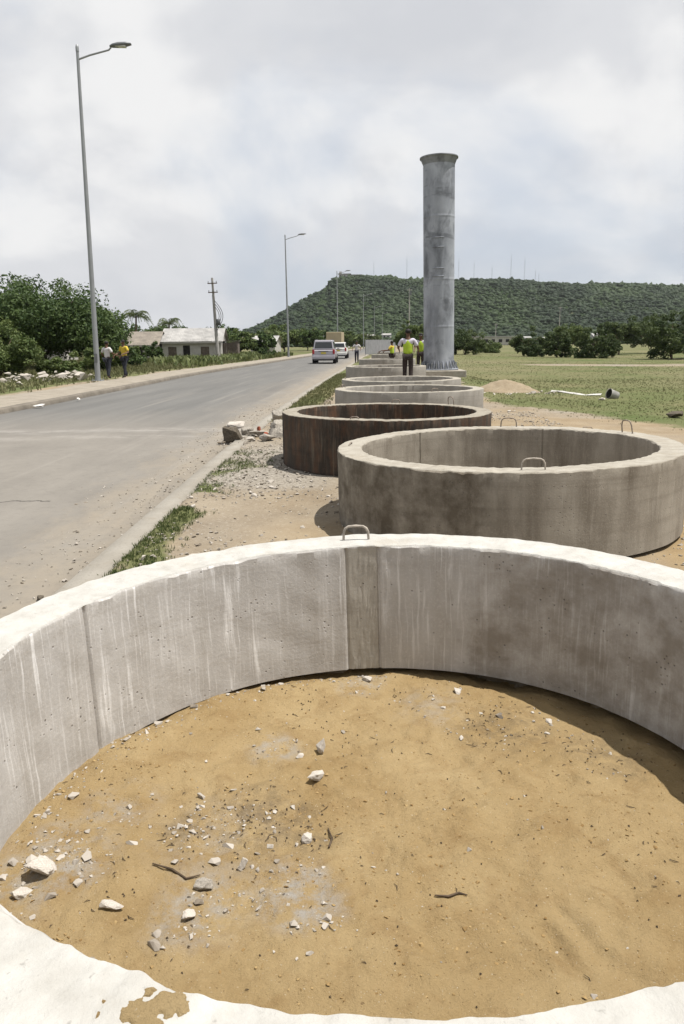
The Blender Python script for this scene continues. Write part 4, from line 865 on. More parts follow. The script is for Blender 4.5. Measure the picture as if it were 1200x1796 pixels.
for lb, loc, r1, r2, h0, m in [
    ('dark bush right behind the steel column', (15.8, 96, -.25), 2.6, 1.75, .1, 'leaf_field'),
    ('dense dark bush, first left of the field row', (21.6, 87, -.25), 1.95, 1.55, .1, 'leaf_field'),
    ('narrow dark bush second from left in the field row', (23.6, 82.5, -.25), 1.6, 1.75, .1, 'leaf_field'),
    ('broad dark bush in the middle of the field row', (25.9, 77, -.25), 1.95, 1.6, .1, 'leaf_field'),
    ('small dark bush joined to the broad bush in the middle', (27.8, 79, -.25), 1.4, 1.5, .1, 'leaf_field'),
    ('open crowned tree with a bare trunk set back in the field', (34.6, 94, -.25), 2.4, 1.35, 1.4, 'leaf_field'),
    ('large dark tree at the right edge of the field', (30.2, 69, -.25), 2.35, 1.95, .35, 'leaf_field'),
    ('dark tree cut off by the right edge of the picture', (34.5, 72, -.25), 2.6, 2.0, .4, 'leaf_field'),
    ('distant grey green tree behind the gap in the field row', (31.5, 104, -.25), 2.8, 1.7, .6, 'leaf_mid'),
    ('distant pale tree between the column bush and the field row', (21.5, 112, -.25), 2.2, 1.0, .2, 'leaf_mid'),
    ('distant dark tree behind the large right tree', (41, 100, -.25), 3.4, 2.2, .5, 'leaf_field'),
    ('thin leafed tree left of the workers beyond the rings', (8.2, 92, 0), 1.7, 1.7, .5, 'leaf_mid'),
    ('green tree left of the steel column beyond the workers', (12.0, 100, 0), 2.6, 1.9, .5, 'leaf_mid')]:
    tree('field_tree', lb, 'tree', loc, r1*1.08, r2*1.12, h0, m, int(300+loc[0]*3), 130, 80, .19, G2, .10, 6, 0, h0 < .4)
# palms
def palm(lb, loc, h, fr, seed):
    r = random.Random(seed); e = thing('palm_tree', lb, 'palm', loc, 0, 'palms behind the houses')
    MB().tube([(0, 0, -.2), (.1, 0, h*.5), (.25, .1, h)], [.17, .12, .10], 8).build('trunk', M['bark'], e)
    for k in range(16):
        a = 6.28*k/16 + r.uniform(-.2, .2); up = r.uniform(.15, 1.5); V = []; Fc = []; T = []; n = 16; pr = None
        for i in range(n+1):
            t = i/n; d = fr*t*(1 if up < .7 else .8); z = h + fr*(up*t - (.75+.55*up)*t*t); c = Vector((.25+math.cos(a)*d, .1+math.sin(a)*d, z))
            fw = Vector((math.cos(a), math.sin(a), 0)); side = Vector((-math.sin(a), math.cos(a), 0)); l = fr*.30*math.sin(math.pi*min(1, .2+.78*t))
            b0 = len(V)
            if pr is not None:
                V += [pr-side*.03, pr+side*.03, c+side*.03, c-side*.03]; Fc.append((b0, b0+1, b0+2, b0+3)); T += [[.2]*3]*4
            for s in (-1, 1):
                b0 = len(V); q = l*r.uniform(.75, 1.1); tip = c+side*s*q*.75+fw*q*.55-Vector((0, 0, q*r.uniform(.25, .7)))
                V += [c, c+fw*.05, (c+tip)/2+fw*.05+Vector((0, 0, q*.08)), tip]; Fc.append((b0, b0+1, b0+2, b0+3)); T += [[.2+.6*r.random()]*3]*4
            pr = c
        npmesh('frond', [v[:] for v in V], Fc, M['palm'], e, False, attr={'tint': np.array(T)})
palm('taller palm tree above the brown tin roof', (-24.3, 90, 0), 4.9, 2.3, 1); palm('shorter palm tree left of the white roof ridge', (-20.9, 92, 0), 4.1, 2.0, 2)

# ------------------------------------------------------------------ grass
def grass_stuff(name, X, Y, Z, h, mat, seed, label, blades=5, w=.012):
    r = np.random.default_rng(seed); n = len(X)*blades
    x = np.repeat(X, blades) + r.normal(0, .05, n)*np.repeat(h, blades)/.15; y = np.repeat(Y, blades) + r.normal(0, .05, n)*np.repeat(h, blades)/.15; z = np.repeat(Z, blades)
    hh = np.repeat(h, blades)*r.uniform(.5, 1.2, n); a = r.uniform(0, 6.3, n); ln = r.uniform(.1, .7, n)*hh; ww = w*np.repeat(h, blades)/.12
    dx, dy = np.cos(a), np.sin(a)
    V = np.stack([np.stack([x-dy*ww, y+dx*ww, z-.01], 1), np.stack([x+dy*ww, y-dx*ww, z-.01], 1), np.stack([x+dx*ln*.4+dy*ww*.6, y+dy*ln*.4-dx*ww*.6, z+hh*.65], 1), np.stack([x+dx*ln, y+dy*ln, z+hh], 1)], 1).reshape(-1, 3)
    T = np.repeat(r.uniform(0, 1, n), 4)
    o = npmesh(name, V, np.arange(n*4).reshape(-1, 4), M[mat], None, False, attr={'tint': np.repeat(T[:, None], 3, 1)})
    return tag(o, label, 'grass', None, 'stuff')
def pick(x0, x1, y0, y1, n, fun):
    X, Y = rng.uniform(x0, x1, n), rng.uniform(y0, y1, n); k = rng.uniform(0, 1, n) < fun(X, Y); return X[k], Y[k]
X, Y = pick(-1.8, -.9, 4.2, 13, 9000, lambda x, y: (zones(x, y)[..., 1]**1.5)*(x > xr(y)+.17)); grass_stuff('kerb_grass', X, Y, ground_h(X, Y), rng.uniform(.015, .04, len(X)), 'grass', 1, 'short green grass strip growing along the right kerb', 6, .010)
X, Y = pick(-1.9, 2, 14, 40, 14000, lambda x, y: (zones(x, y)[..., 1])*(x > xr(y)+.2)*(x < xr(y)+1.6)); grass_stuff('verge_grass', X, Y, ground_h(X, Y), rng.uniform(.03, .08, len(X)), 'grass_dry', 2, 'dry green grass verge between the kerb and the farther rings', 5, .014)
X = []; Y = []
for y0, y1, n in ((11, 20, 9000), (20, 32, 12000), (32, 60, 12000), (60, 110, 8000)):
    a, b_ = pick(2.5, .55*y1, y0, y1, n, lambda x, y: zones(x, y)[..., 1]*(np.abs(x/y) < .55)*sstep(-.9, .6, fbm(x*.4, y*.4, 77, 4)+.15)); X.append(a); Y.append(b_)
X, Y = np.concatenate(X), np.concatenate(Y); grass_stuff('field_grass', X, Y, ground_h(X, Y), rng.uniform(.010, .03, len(X))*(1+Y/60), 'grass_dry', 3, 'patchy green and dry grass over the field on the right', 5, .016)
X, Y = pick(-32, -7, 24, 105, 26000, lambda x, y: (x < xl(y)-2.5)*(np.abs(x/y) < .6)*sstep(0, 2.2, xl(y)-2.4-x)); grass_stuff('left_verge_grass', X, Y, ground_h(X, Y), rng.uniform(.04, .15, len(X))*(1+Y/90), 'grass_dry', 4, 'tall weedy grass along the left pavement', 5, .016)
X, Y = pick(-26, -6, 55, 100, 5000, lambda x, y: (x < xl(y)-3.2)*(x > xl(y)-11)*sstep(-.3, .4, fbm(x*.3, y*.15, 99, 3))); grass_stuff('house_weeds', X, Y, ground_h(X, Y), rng.uniform(.3, .65, len(X)), 'leaf_pale', 5, 'high weeds growing in front of the houses', 7, .03)
# white rubble on the left verge
X = rng.uniform(-17.5, -11.8, 300); Y = rng.normal(35.5, 1.6, 300); k = X < xl(Y)-2.9; X, Y = X[k], Y[k]; keep = rng.uniform(-.6, .6, len(X)) < fbm(X*.8, Y*.8, 112, 3); X, Y = X[keep], Y[keep]; sz = np.clip(rng.lognormal(math.log(.075), .7, len(X)), .02, .40)
hp = .30*np.clip(fbm(X*.9, Y*.9, 111, 3)+.3, 0, 1)
scatter('white_rubble', np.stack([X, Y, hp+sz*.2+.02], 1), sz, M['gravel'], np.clip(rng.normal(.95, .15, len(X)), 0, 1), label='white rubble dumped on the grass at the left edge', cat='rubble')
for lb, x, y, s in [('white scrap of rubbish in the left gutter', -8.15, 20.6, .12), ('small white scrap in the left gutter farther along', -7.9, 23.0, .07)]:
    stone('rubbish_scrap', lb, 'rubbish', (x-.2, y, .03), (s*1.6, s, s*.7), 'plastic', int(x*-100))

# ------------------------------------------------------------------ houses on the left
def corr_sheet(x0, x1, y0, z0, y1, z1, th=.02, n=9, am=.025):
    V = []; m = n*4+1
    for k in range(m):
        t = k/(m-1); d = am*math.sin(t*n*2*math.pi); V += [(x0+(x1-x0)*t, y0, z0+d), (x0+(x1-x0)*t, y1, z1+d)]
    F = [(2*k, 2*k+2, 2*k+3, 2*k+1) for k in range(m-1)]; b = MB(); b.add(V, F)
    b.add([(x, y, z-th) for x, y, z in V], [tuple(reversed(f)) for f in F]); return b
def house(lb, loc, rzv, w, d, eave, ridge, wall, roof, nsheet, openings, seed):
    r = random.Random(seed); e = thing('house', lb, 'house', loc, rzv)
    b = MB(); t = .15
    # front wall with real openings (front at y=-d/2)
    xs = sorted({-w/2, w/2, *[o[0] for o in openings], *[o[1] for o in openings]}); zs = sorted({0, eave, *[o[2] for o in openings], *[o[3] for o in openings]})
    for i in range(len(xs)-1):
        for j in range(len(zs)-1):
            mx, mz = (xs[i]+xs[i+1])/2, (zs[j]+zs[j+1])/2
            if any(o[0] < mx < o[1] and o[2] < mz < o[3] for o in openings): continue
            b.box((mx, -d/2+t/2, mz), (xs[i+1]-xs[i], t, zs[j+1]-zs[j]))
    b.build('front_wall', M[wall], e)
    b = MB(); b.box((0, d/2-t/2, eave/2), (w, t, eave)); g = [(0, -d/2+t), (0, d/2-t)]
    for s in (-1, 1):
        x0, x1 = s*w/2, s*(w/2-t)
        P = [(-d/2+t, 0), (d/2-t, 0), (d/2-t, eave), (0, ridge-.05), (-d/2+t, eave)]
        V = [(x0, y, z) for y, z in P]+[(x1, y, z) for y, z in P]; b.add(V, [(0, 1, 2, 3, 4), (9, 8, 7, 6, 5)]+[(k, (k+1) % 5, 5+(k+1) % 5, 5+k) for k in range(5)])
    b.build('side_wall', M[wall], e)
    for k, o in enumerate(openings):
        MB().box(((o[0]+o[1])/2, -d/2+t*.75, (o[2]+o[3])/2), (o[1]-o[0], .04, o[3]-o[2])).build('door' if o[2] < .1 else 'window', M['dark' if k == 0 else 'wood'], e)
    for k in range(nsheet):
        x0 = -w/2-.25+(w+.5)*k/nsheet; x1 = x0+(w+.5)/nsheet+.06; dz = r.uniform(0, .03); ov = .45
        sl = (ridge-eave)/(d/2)
        o1 = corr_sheet(x0, x1, -d/2-ov, eave-ov*sl+.06+dz, 0, ridge+.06+dz).build('roof_sheet', M[roof], e)
        o2 = corr_sheet(x0, x1, d/2+ov, eave-ov*sl+.06+dz, 0, ridge+.06+dz).build('roof_sheet', M[roof], e)
    MB().box((0, -d/2-.40, eave-.22), (w+.4, .06, .14)).build('eave_board', M['white_paint'], e)
    return e
house('white house with pale corrugated tin roof and dark doorway behind the utility pole', (-16.35, 85.5, -.25), .06, 6.3, 7, 2.25, 3.55, 'white_paint', 'tin', 6, [(-.9, -.15, .02, 1.75), (1.0, 1.9, .55, 1.6), (-2.5, -1.6, .6, 1.6)], 3)
house('low house with brown tin roof left of the white house', (-22.1, 83, -.25), .06, 5.0, 6, 1.95, 3.2, 'white_paint', 'tin_brown', 5, [(.2, 1.0, .02, 1.6), (-1.6, -.8, .6, 1.4)], 4)
house('small white house half hidden behind the large tree', (-28.2, 72, -.2), .1, 5.0, 5, 2.6, 3.5, 'white_paint', 'tin_brown', 4, [(-.2, .6, .02, 1.9)], 5)
house('small building with white roof beyond the utility pole by the road', (-11.0, 112, -.1), -.1, 3.6, 5, 1.9, 2.75, 'white_paint', 'tin', 3, [(.2, .9, .02, 1.6)], 6)
e = thing('lean_to_shed', 'dark timber lean-to shed at the right end of the white house', 'shed', (-12.35, 86, -.2), .06)
for k in range(9): MB().box((-.72+.18*k, -1.5, .95+.02*random.uniform(-1, 1)), (.16, .03, 1.9+.14*k*.3)).build('plank', M['wood'], e)
MB().box((0, 0, 2.12), (1.8, 3.2, .05)).build('roof', M['tin_brown'], e); MB().box((.78, 0, 1), (.04, 3, 2)).build('side_wall', M['wood'], e)

# ------------------------------------------------------------------ street lamps
def lamp(lb, x, y, H, arm=(2.45, .30), z=.06, tilt=0, rr_=1.0):
    e = thing('street_lamp', lb, 'street lamp', (x, y, z), 0, 'street lamps along the left of the road'); e.rotation_euler = (0, tilt, 0)
    MB().tube([(0, 0, .02), (0, 0, 2.2), (0, 0, H*.6), (0, 0, H)], [.120*rr_, .11*rr_, .085*rr_, .058*rr_], 14).build('pole', M['lamp_steel'], e)
    MB().lathe([(.0, H+.12), (.05, H+.10), (.07, H), (.07, H-.15)], n=12).build('cap', M['lamp_steel'], e)
    MB().tube([(0, 0, H-.45), (.5, 0, H-.28), (1.3, 0, H-.08), (arm[0]-.75, 0, H+.02)], [.042*rr_, .04*rr_, .036*rr_, .034*rr_], 8).build('arm', M['lamp_steel'], e)
    b = MB(); hx = arm[0]-.8; zc = H+.05
    for sx, w, h in ((0, .10, .08), (.18, .17, .14), (.5, .19, .15), (.85, .12, .06)): pass
    prof = [(0, .07, .05), (.12, .14, .10), (.35, .17, .13), (.65, .17, .11), (.88, .09, .05)]
    V = []; n = 10
    for dx, w, h in prof:
        for k in range(n):
            a = 2*math.pi*k/n; V.append((hx+dx, w*math.cos(a), zc+dx*.10+(h if math.sin(a) > 0 else h*.45)*math.sin(a)))
    F = [(i*n+k, i*n+(k+1) % n, (i+1)*n+(k+1) % n, (i+1)*n+k) for i in range(4) for k in range(n)]+[tuple(range(n-1, -1, -1)), tuple(range(4*n, 5*n))]
    h = b.add(V, F, 0, True).build('lamp_head', M['lamp_head'], e)
    MB().box((hx+.45, 0, zc+.0), (.42, .22, .04)).build('lens', M['reflect'], h)
    MB().box((0, 0, .012), (.46, .46, .025)).build('base_plate', M['lamp_steel'], e)
    for sx, sy in ((-1, -1), (1, -1), (1, 1), (-1, 1)): MB().tube([(sx*.18, sy*.18, .02), (sx*.18, sy*.18, .10)], .02, 6).build('bolt', M['lamp_steel'], e)
    MB().box((.0, -.128, 1.0), (.14, .03, .4)).build('hatch', M['lamp_head'], e)
lamp('nearest street lamp, tallest in view, beside the two people on the left', -11.0, 34.0, 13.55, (2.15, .3), .06, .020)
lamp('second street lamp from the left, beside the road bend', -6.0, 87.4, 13.3, (2.25, .3), .06, -.004)
lamp('third street lamp, in front of the hilltop building', -.45, 132, 13.4, (2.25, .3), .06)
lamp('fourth street lamp, before the wooded hillside', 6.0, 195, 13.4, (2.25, .3), .06)
lamp('fifth street lamp, small in the distance', 11.8, 262, 13.4, (2.25, .3), .06)
lamp('sixth and farthest street lamp, faint in the distance', 17.6, 318, 13.4, (2.25, .3), .06)
def thinpole(lb, x, y, H, z=0):
    e = thing('pole', lb, 'pole', (x, y, z)); MB().tube([(0, 0, 0), (0, 0, H)], [.16, .10], 8).build('shaft', M['pole'], e)
    MB().box((0, 0, H-.3), (1.0, .12, .12)).build('crossarm', M['pole'], e); MB().box((.2, 0, H-.9), (.4, .4, .7)).build('transformer', M['lamp_head'], e)
thinpole('slender pale pole left of the steel column beyond the rings', 13.6, 150, 11.8)
thinpole('distant pale pole beyond the trees on the right', 57.6, 200, 10.2); thinpole('short distant pole left of the bush row on the right', 44, 215, 6.5)
# utility pole
e = thing('utility_pole', 'leaning concrete utility pole with two crossarms before the white house', 'utility pole', (-12.95, 80, -.2)); e.rotation_euler = (0, -.03, 0)
MB().tube([(0, 0, 0), (0, 0, 3), (0, 0, 8.5)], [.19, .16, .11], 10).build('shaft', M['pole'], e)
for zc, l in ((7.95, 1.0), (7.05, 1.0)):
    c = MB().box((0, -.14, zc), (l, .1, .1)).build('crossarm', M['wood'], e)
    for s in (-1, 0, 1): MB().lathe([(.0, .18), (.045, .16), (.03, .12), (.055, .09), (.03, .05), (.02, 0)], (s*.42, -.14, zc+.05), 8).build('insulator', M['lamp_head'], c)
MB().lathe([(0, 0), (.2, 0), (.2, .62), (.17, .66), (0, .67)], (.34, -.1, 3.7), 12).build('transformer', M['lamp_head'], e)
for k in range(3):
    P = [(.1+.75*math.sin(math.pi*i/14)*(1-.25*k), -.12-.05*k, 6.2-.3*k-(3.0-.6*k)*i/14) for i in range(15)]; MB().tube(P, .03, 5).build('cable_loop', M['cable'], e)
MB().tube([(-.16, -.05, .2), (-.14, -.05, 3), (-.1, -.05, 6.8)], .035, 5).build('riser_cable', M['cable'], e)

# ------------------------------------------------------------------ steel column and plinth
pc = (4.07, 31.0)
pl = MB(); pl.box((0, 0, .25), (1.95, 1.95, .50), top=.995)
plo = pl.build('plinth', [M['rim_b']], None, .03); plo.location = (pc[0], pc[1], 0); tag(plo, 'square concrete plinth under the grey steel column', 'plinth')
col = thing('steel_column', 'tall blotched grey steel column bolted to the concrete plinth', 'steel column', (pc[0]-.02, pc[1], .50)); col.rotation_euler = (0, -.018, 0)
CH = 8.10; cr = .615
prof = [(cr, .06)]
for zc in (1.72, 3.55, 5.9):
    prof += [(cr, zc-.09), (cr, zc-.03), (cr+.004, zc-.015), (cr+.004, zc+.015), (cr, zc+.03), (cr, zc+.09)]
prof += [(cr, CH-.28)]
sh_ = MB().lathe(prof, n=64).build('shaft', M['galv'], col)
MB().lathe([(cr+.003, CH-.29), (cr+.003, CH-.27), (cr+.012, CH-.25), (.70, CH-.075), (.705, CH-.057), (.74, CH-.055), (.745, CH-.05), (.745, CH-.005), (.74, CH), (.73, CH), (.56, CH), (.555, CH-.01), (.55, CH-.4)], n=64).build('top_flange', M['galv_dark'], col)
MB().lathe([(cr-.05, 0), (.80, 0), (.80, .055), (cr-.05, .055)], n=48, closed=True).build('base_flange', M['galv'], col)
for k in range(24):
    a = 2*math.pi*(k+.5)/24; u = Vector((math.cos(a), math.sin(a), 0)); t = Vector((-math.sin(a), math.cos(a), 0))*.009; P = [u*(cr-.01)+Vector((0, 0, .05)), u*.79+Vector((0, 0, .05)), u*.77+Vector((0, 0, .10)), u*(cr+.02)+Vector((0, 0, .38)), u*(cr-.01)+Vector((0, 0, .38))]
    V = [p-t for p in P]+[p+t for p in P]; MB().add(V, [(0, 1, 2, 3, 4), (9, 8, 7, 6, 5)]+[(i, 5+i, 5+(i+1) % 5, (i+1) % 5) for i in range(5)]).build('gusset', M['galv'], col)
    a = 2*math.pi*k/24; u = Vector((math.cos(a), math.sin(a), 0))*.715; bo = MB().tube([u+Vector((0, 0, -.05)), u+Vector((0, 0, .30))], .022, 6); bo.tube([u+Vector((0, 0, .056)), u+Vector((0, 0, .11))], .045, 6, smooth=False); bo.build('anchor_bolt', M['lamp_steel'], col)
for k, (a, z) in enumerate([(-1.75, 4.75), (-1.75, 5.1), (-1.75, 3.95), (-1.75, 3.65), (-1.3, 1.25)]):   # small welded lugs on the camera side
    if k == 4: continue
    u = Vector((math.cos(a), math.sin(a), 0)); P = [Vector((cr*math.cos(a+d), cr*math.sin(a+d), z)) + Vector((math.cos(a+d), math.sin(a+d), 0))*.012 for d in np.linspace(-.38, .38, 9)]
    MB().tube(P, .016, 6).build('weld_bead', M['galv'], col)

# ------------------------------------------------------------------ vehicles
def wheel(parent, x, y, r=.37, w=.24, side=1):
    c = thing_part('wheel', parent); c.location = (x, y, r)
    q = [(r*.62, -w/2), (r*.92, -w/2), (r, -w*.3), (r, w*.3), (r*.92, w/2), (r*.62, w/2)]
    def lat(prof, nm, m):
        V = []; n = 20
        for rr2, t in prof:
            for k in range(n): a = 2*math.pi*k/n; V.append((t, rr2*math.cos(a), rr2*math.sin(a)))
        F = [(i*n+k, i*n+(k+1) % n, (i+1)*n+(k+1) % n, (i+1)*n+k) for i in range(len(prof)-1) for k in range(n)]
        MB().add(V, F, 0, True).build(nm, m, c)
    lat(q, 'tyre', M['tyre']); lat([(.001, side*w*.35), (r*.3, side*w*.38), (r*.62, side*w*.42), (r*.63, -side*w*.4)], 'hub', M['rim_alloy'])
def thing_part(name, parent):
    o = bpy.data.objects.new(name, None); COL.objects.link(o); o.parent = parent; o.empty_display_size = .1; return o
def suv(lb, loc, rzv, paint, W=1.88, L=4.8, H=1.88, cover=True):
    """front along +y, rear at y=-L/2"""
    e = thing('car', lb, 'car', loc, rzv); hw = W/2; b = MB()
    st = [(-L/2, .50, 1.06, hw*.93), (-L/2+.10, .42, 1.12, hw), (-L*.28, .40, 1.13, hw), (L*.16, .40, 1.10, hw), (L*.30, .40, 1.05, hw*.99), (L/2-.12, .42, .96, hw*.94), (L/2, .50, .80, hw*.85)]
    V = []; n = 8
    for y, z0, z1, w in st: V += [(-w*.92, y, z0), (w*.92, y, z0), (w, y, z0+.12), (w, y, (z0+z1)/2), (w*.97, y, z1-.10), (w*.90, y, z1), (-w*.90, y, z1), (-w*.97, y, z1-.10), (-w, y, (z0+z1)/2), (-w, y, z0+.12)]
    n = 10; F = [(i*n+k, (i+1)*n+k, (i+1)*n+(k+1) % n, i*n+(k+1) % n) for i in range(len(st)-1) for k in range(n)]+[tuple(range(n)), tuple(range(len(st)*n-1, (len(st)-1)*n-1, -1))]
    b.add(V, F).build('body', M[paint], e, .03)
    zb, zr = 1.11, H; wb, wr = hw*.90, hw*.76; yb0, yb1, yr0, yr1 = -L/2+.06, L*.22, -L/2+.22, L*.08
    MB().hexa([(-wb, yb0, zb), (wb, yb0, zb), (wb, yb1, zb), (-wb, yb1, zb), (-wr, yr0, zr), (wr, yr0, zr), (wr, yr1, zr), (-wr, yr1, zr)]).build('cabin', M[paint], e, .07)
    def lerp(f): return (yb0+(yr0-yb0)*f, wb+(wr-wb)*f, zb+(zr-zb)*f, yb1+(yr1-yb1)*f)
    a, c = lerp(.16), lerp(.80); o = .012
    MB().hexa([(-a[1]*.88, a[0]-o, a[2]), (a[1]*.88, a[0]-o, a[2]), (a[1]*.88, a[0]+.05, a[2]), (-a[1]*.88, a[0]+.05, a[2]), (-c[1]*.88, c[0]-o, c[2]), (c[1]*.88, c[0]-o, c[2]), (c[1]*.88, c[0]+.05, c[2]), (-c[1]*.88, c[0]+.05, c[2])]).build('rear_window', M['glass'], e, .01)
    for s in (-1, 1):
        for f0, f1 in ((.07, .30), (.33, .60), (.63, .92)):
            y0a, y1a = a[0]+(a[3]-a[0])*f0, a[0]+(a[3]-a[0])*f1; y0c, y1c = c[0]+(c[3]-c[0])*f0, c[0]+(c[3]-c[0])*f1
            P = [(s*(a[1]+o), y0a, a[2]), (s*(a[1]+o), y1a, a[2]), (s*(c[1]+o), y1c, c[2]), (s*(c[1]+o), y0c, c[2])]; Q = [(x-s*.04, y, z) for x, y, z in P]
            MB().add(P+Q, [(0, 1, 2, 3), (7, 6, 5, 4), (0, 4, 5, 1), (1, 5, 6, 2), (2, 6, 7, 3), (3, 7, 4, 0)]).build('side_window', M['glass'], e)
        MB().box((s*hw*.88, -L/2+.03, .96), (.17, .16, .34)).build('tail_lamp', M['tail'], e, .02)
        MB().box((s*(hw+.10), L*.14, 1.16), (.20, .10, .16)).build('mirror', M[paint], e, .03)
        MB().tube([(s*wr*.92, yr0+.15, zr+.05), (s*wr*.92, yr1-.1, zr+.05)], .02, 6).build('roof_rail', M['car_grey'], e)
        for yw in (-L*.29, L*.30): wheel(e, s*(hw-.10), yw, .38, .26, s)
        MB().box((s*.55, L/2-.02, .72), (.4, .08, .18)).build('headlamp', M['reflect'], e)
    MB().box((0, -L/2-.03, .52), (W*.98, .20, .26)).build('rear_bumper', M[paint], e, .04)
    MB().box((0, -L/2-.04, .36), (W*.86, .16, .12)).build('bumper_skirt', M['car_grey'], e, .02)
    MB().box((0, -L/2-.02, .86), (.40, .03, .16)).build('number_plate', M['plate'], e)
    MB().box((0, -L/2+.0, 1.0), (.8, .04, .05)).build('tailgate_trim', M['car_grey'], e)
    MB().box((0, 0, .33), (W*.8, L*.9, .14)).build('underbody', M['car_grey'], e)
    ww = lerp(.2); MB().hexa([(-ww[1]*.9, ww[3]-.02, ww[2]), (ww[1]*.9, ww[3]-.02, ww[2]), (ww[1]*.9, ww[3]+.02, ww[2]), (-ww[1]*.9, ww[3]+.02, ww[2]), (-c[1]*.9, c[3]-.02, c[2]), (c[1]*.9, c[3]-.02, c[2]), (c[1]*.9, c[3]+.02, c[2]), (-c[1]*.9, c[3]+.02, c[2])]).build('windscreen', M['glass'], e)
    return e
suv('silver sport utility vehicle driving away along the right lane', (-1.25, 63.2, -.035), -.045, 'car_silver')
suv('white car ahead of the silver vehicle, half hidden behind it', (-.10, 82, -.035), -.06, 'car_white', 1.8, 4.5, 1.7)
e = thing('truck', 'cream box truck ahead of the cars in the distance', 'truck', (-.75, 116, -.03), -.08)
MB().box((0, 0, 2.05), (2.3, 5.2, 2.3)).build('cargo_box', M['truck_cream'], e, .05); MB().box((0, 3.5, 1.45), (2.1, 1.7, 1.9), top=.9).build('cab', M['car_white'], e, .08)
MB().box((0, 0, .75), (1.6, 6.5, .25)).build('chassis', M['car_grey'], e); MB().box((0, -2.63, .62), (2.1, .12, .2)).build('bumper', M['car_grey'], e)
for s in (-1, 1):
    MB().box((s*.55, -2.62, 2.0), (1.06, .05, 2.1)).build('rear_door', M['truck_cream'], e); MB().box((s*.95, -2.66, .86), (.25, .06, .16)).build('tail_lamp', M['tail'], e)
    for yw in (-1.7, 3.2): wheel(e, s*.95, yw, .45, .28, s)

# grey hoarding by the road
e = thing('hoarding', 'grey corrugated sheet hoarding closing the far end of the ring row', 'fence', (3.35, 100, 0), math.atan2(14, 4.9))
nP = 12
for k in range(nP):
    o = corr_sheet(0, 1.22, 0, .05, .0, 1.95, .015, 7, .02)
    b = MB(); V = []
    for i in range(29):
        t = i/28; V += [(k*1.25+1.22*t, .02*math.sin(t*7*6.283), .08), (k*1.25+1.22*t, .02*math.sin(t*7*6.283), 1.95)]
    b.add(V, [(2*i, 2*i+2, 2*i+3, 2*i+1) for i in range(28)]); b.add([(x, y+.012, z) for x, y, z in V], [(2*i+1, 2*i+3, 2*i+2, 2*i) for i in range(28)])
    b.build('sheet', M['hoard'], e); MB().box((k*1.25-.015, .05, 1.0), (.06, .06, 2.0)).build('post', M['lamp_steel'], e)

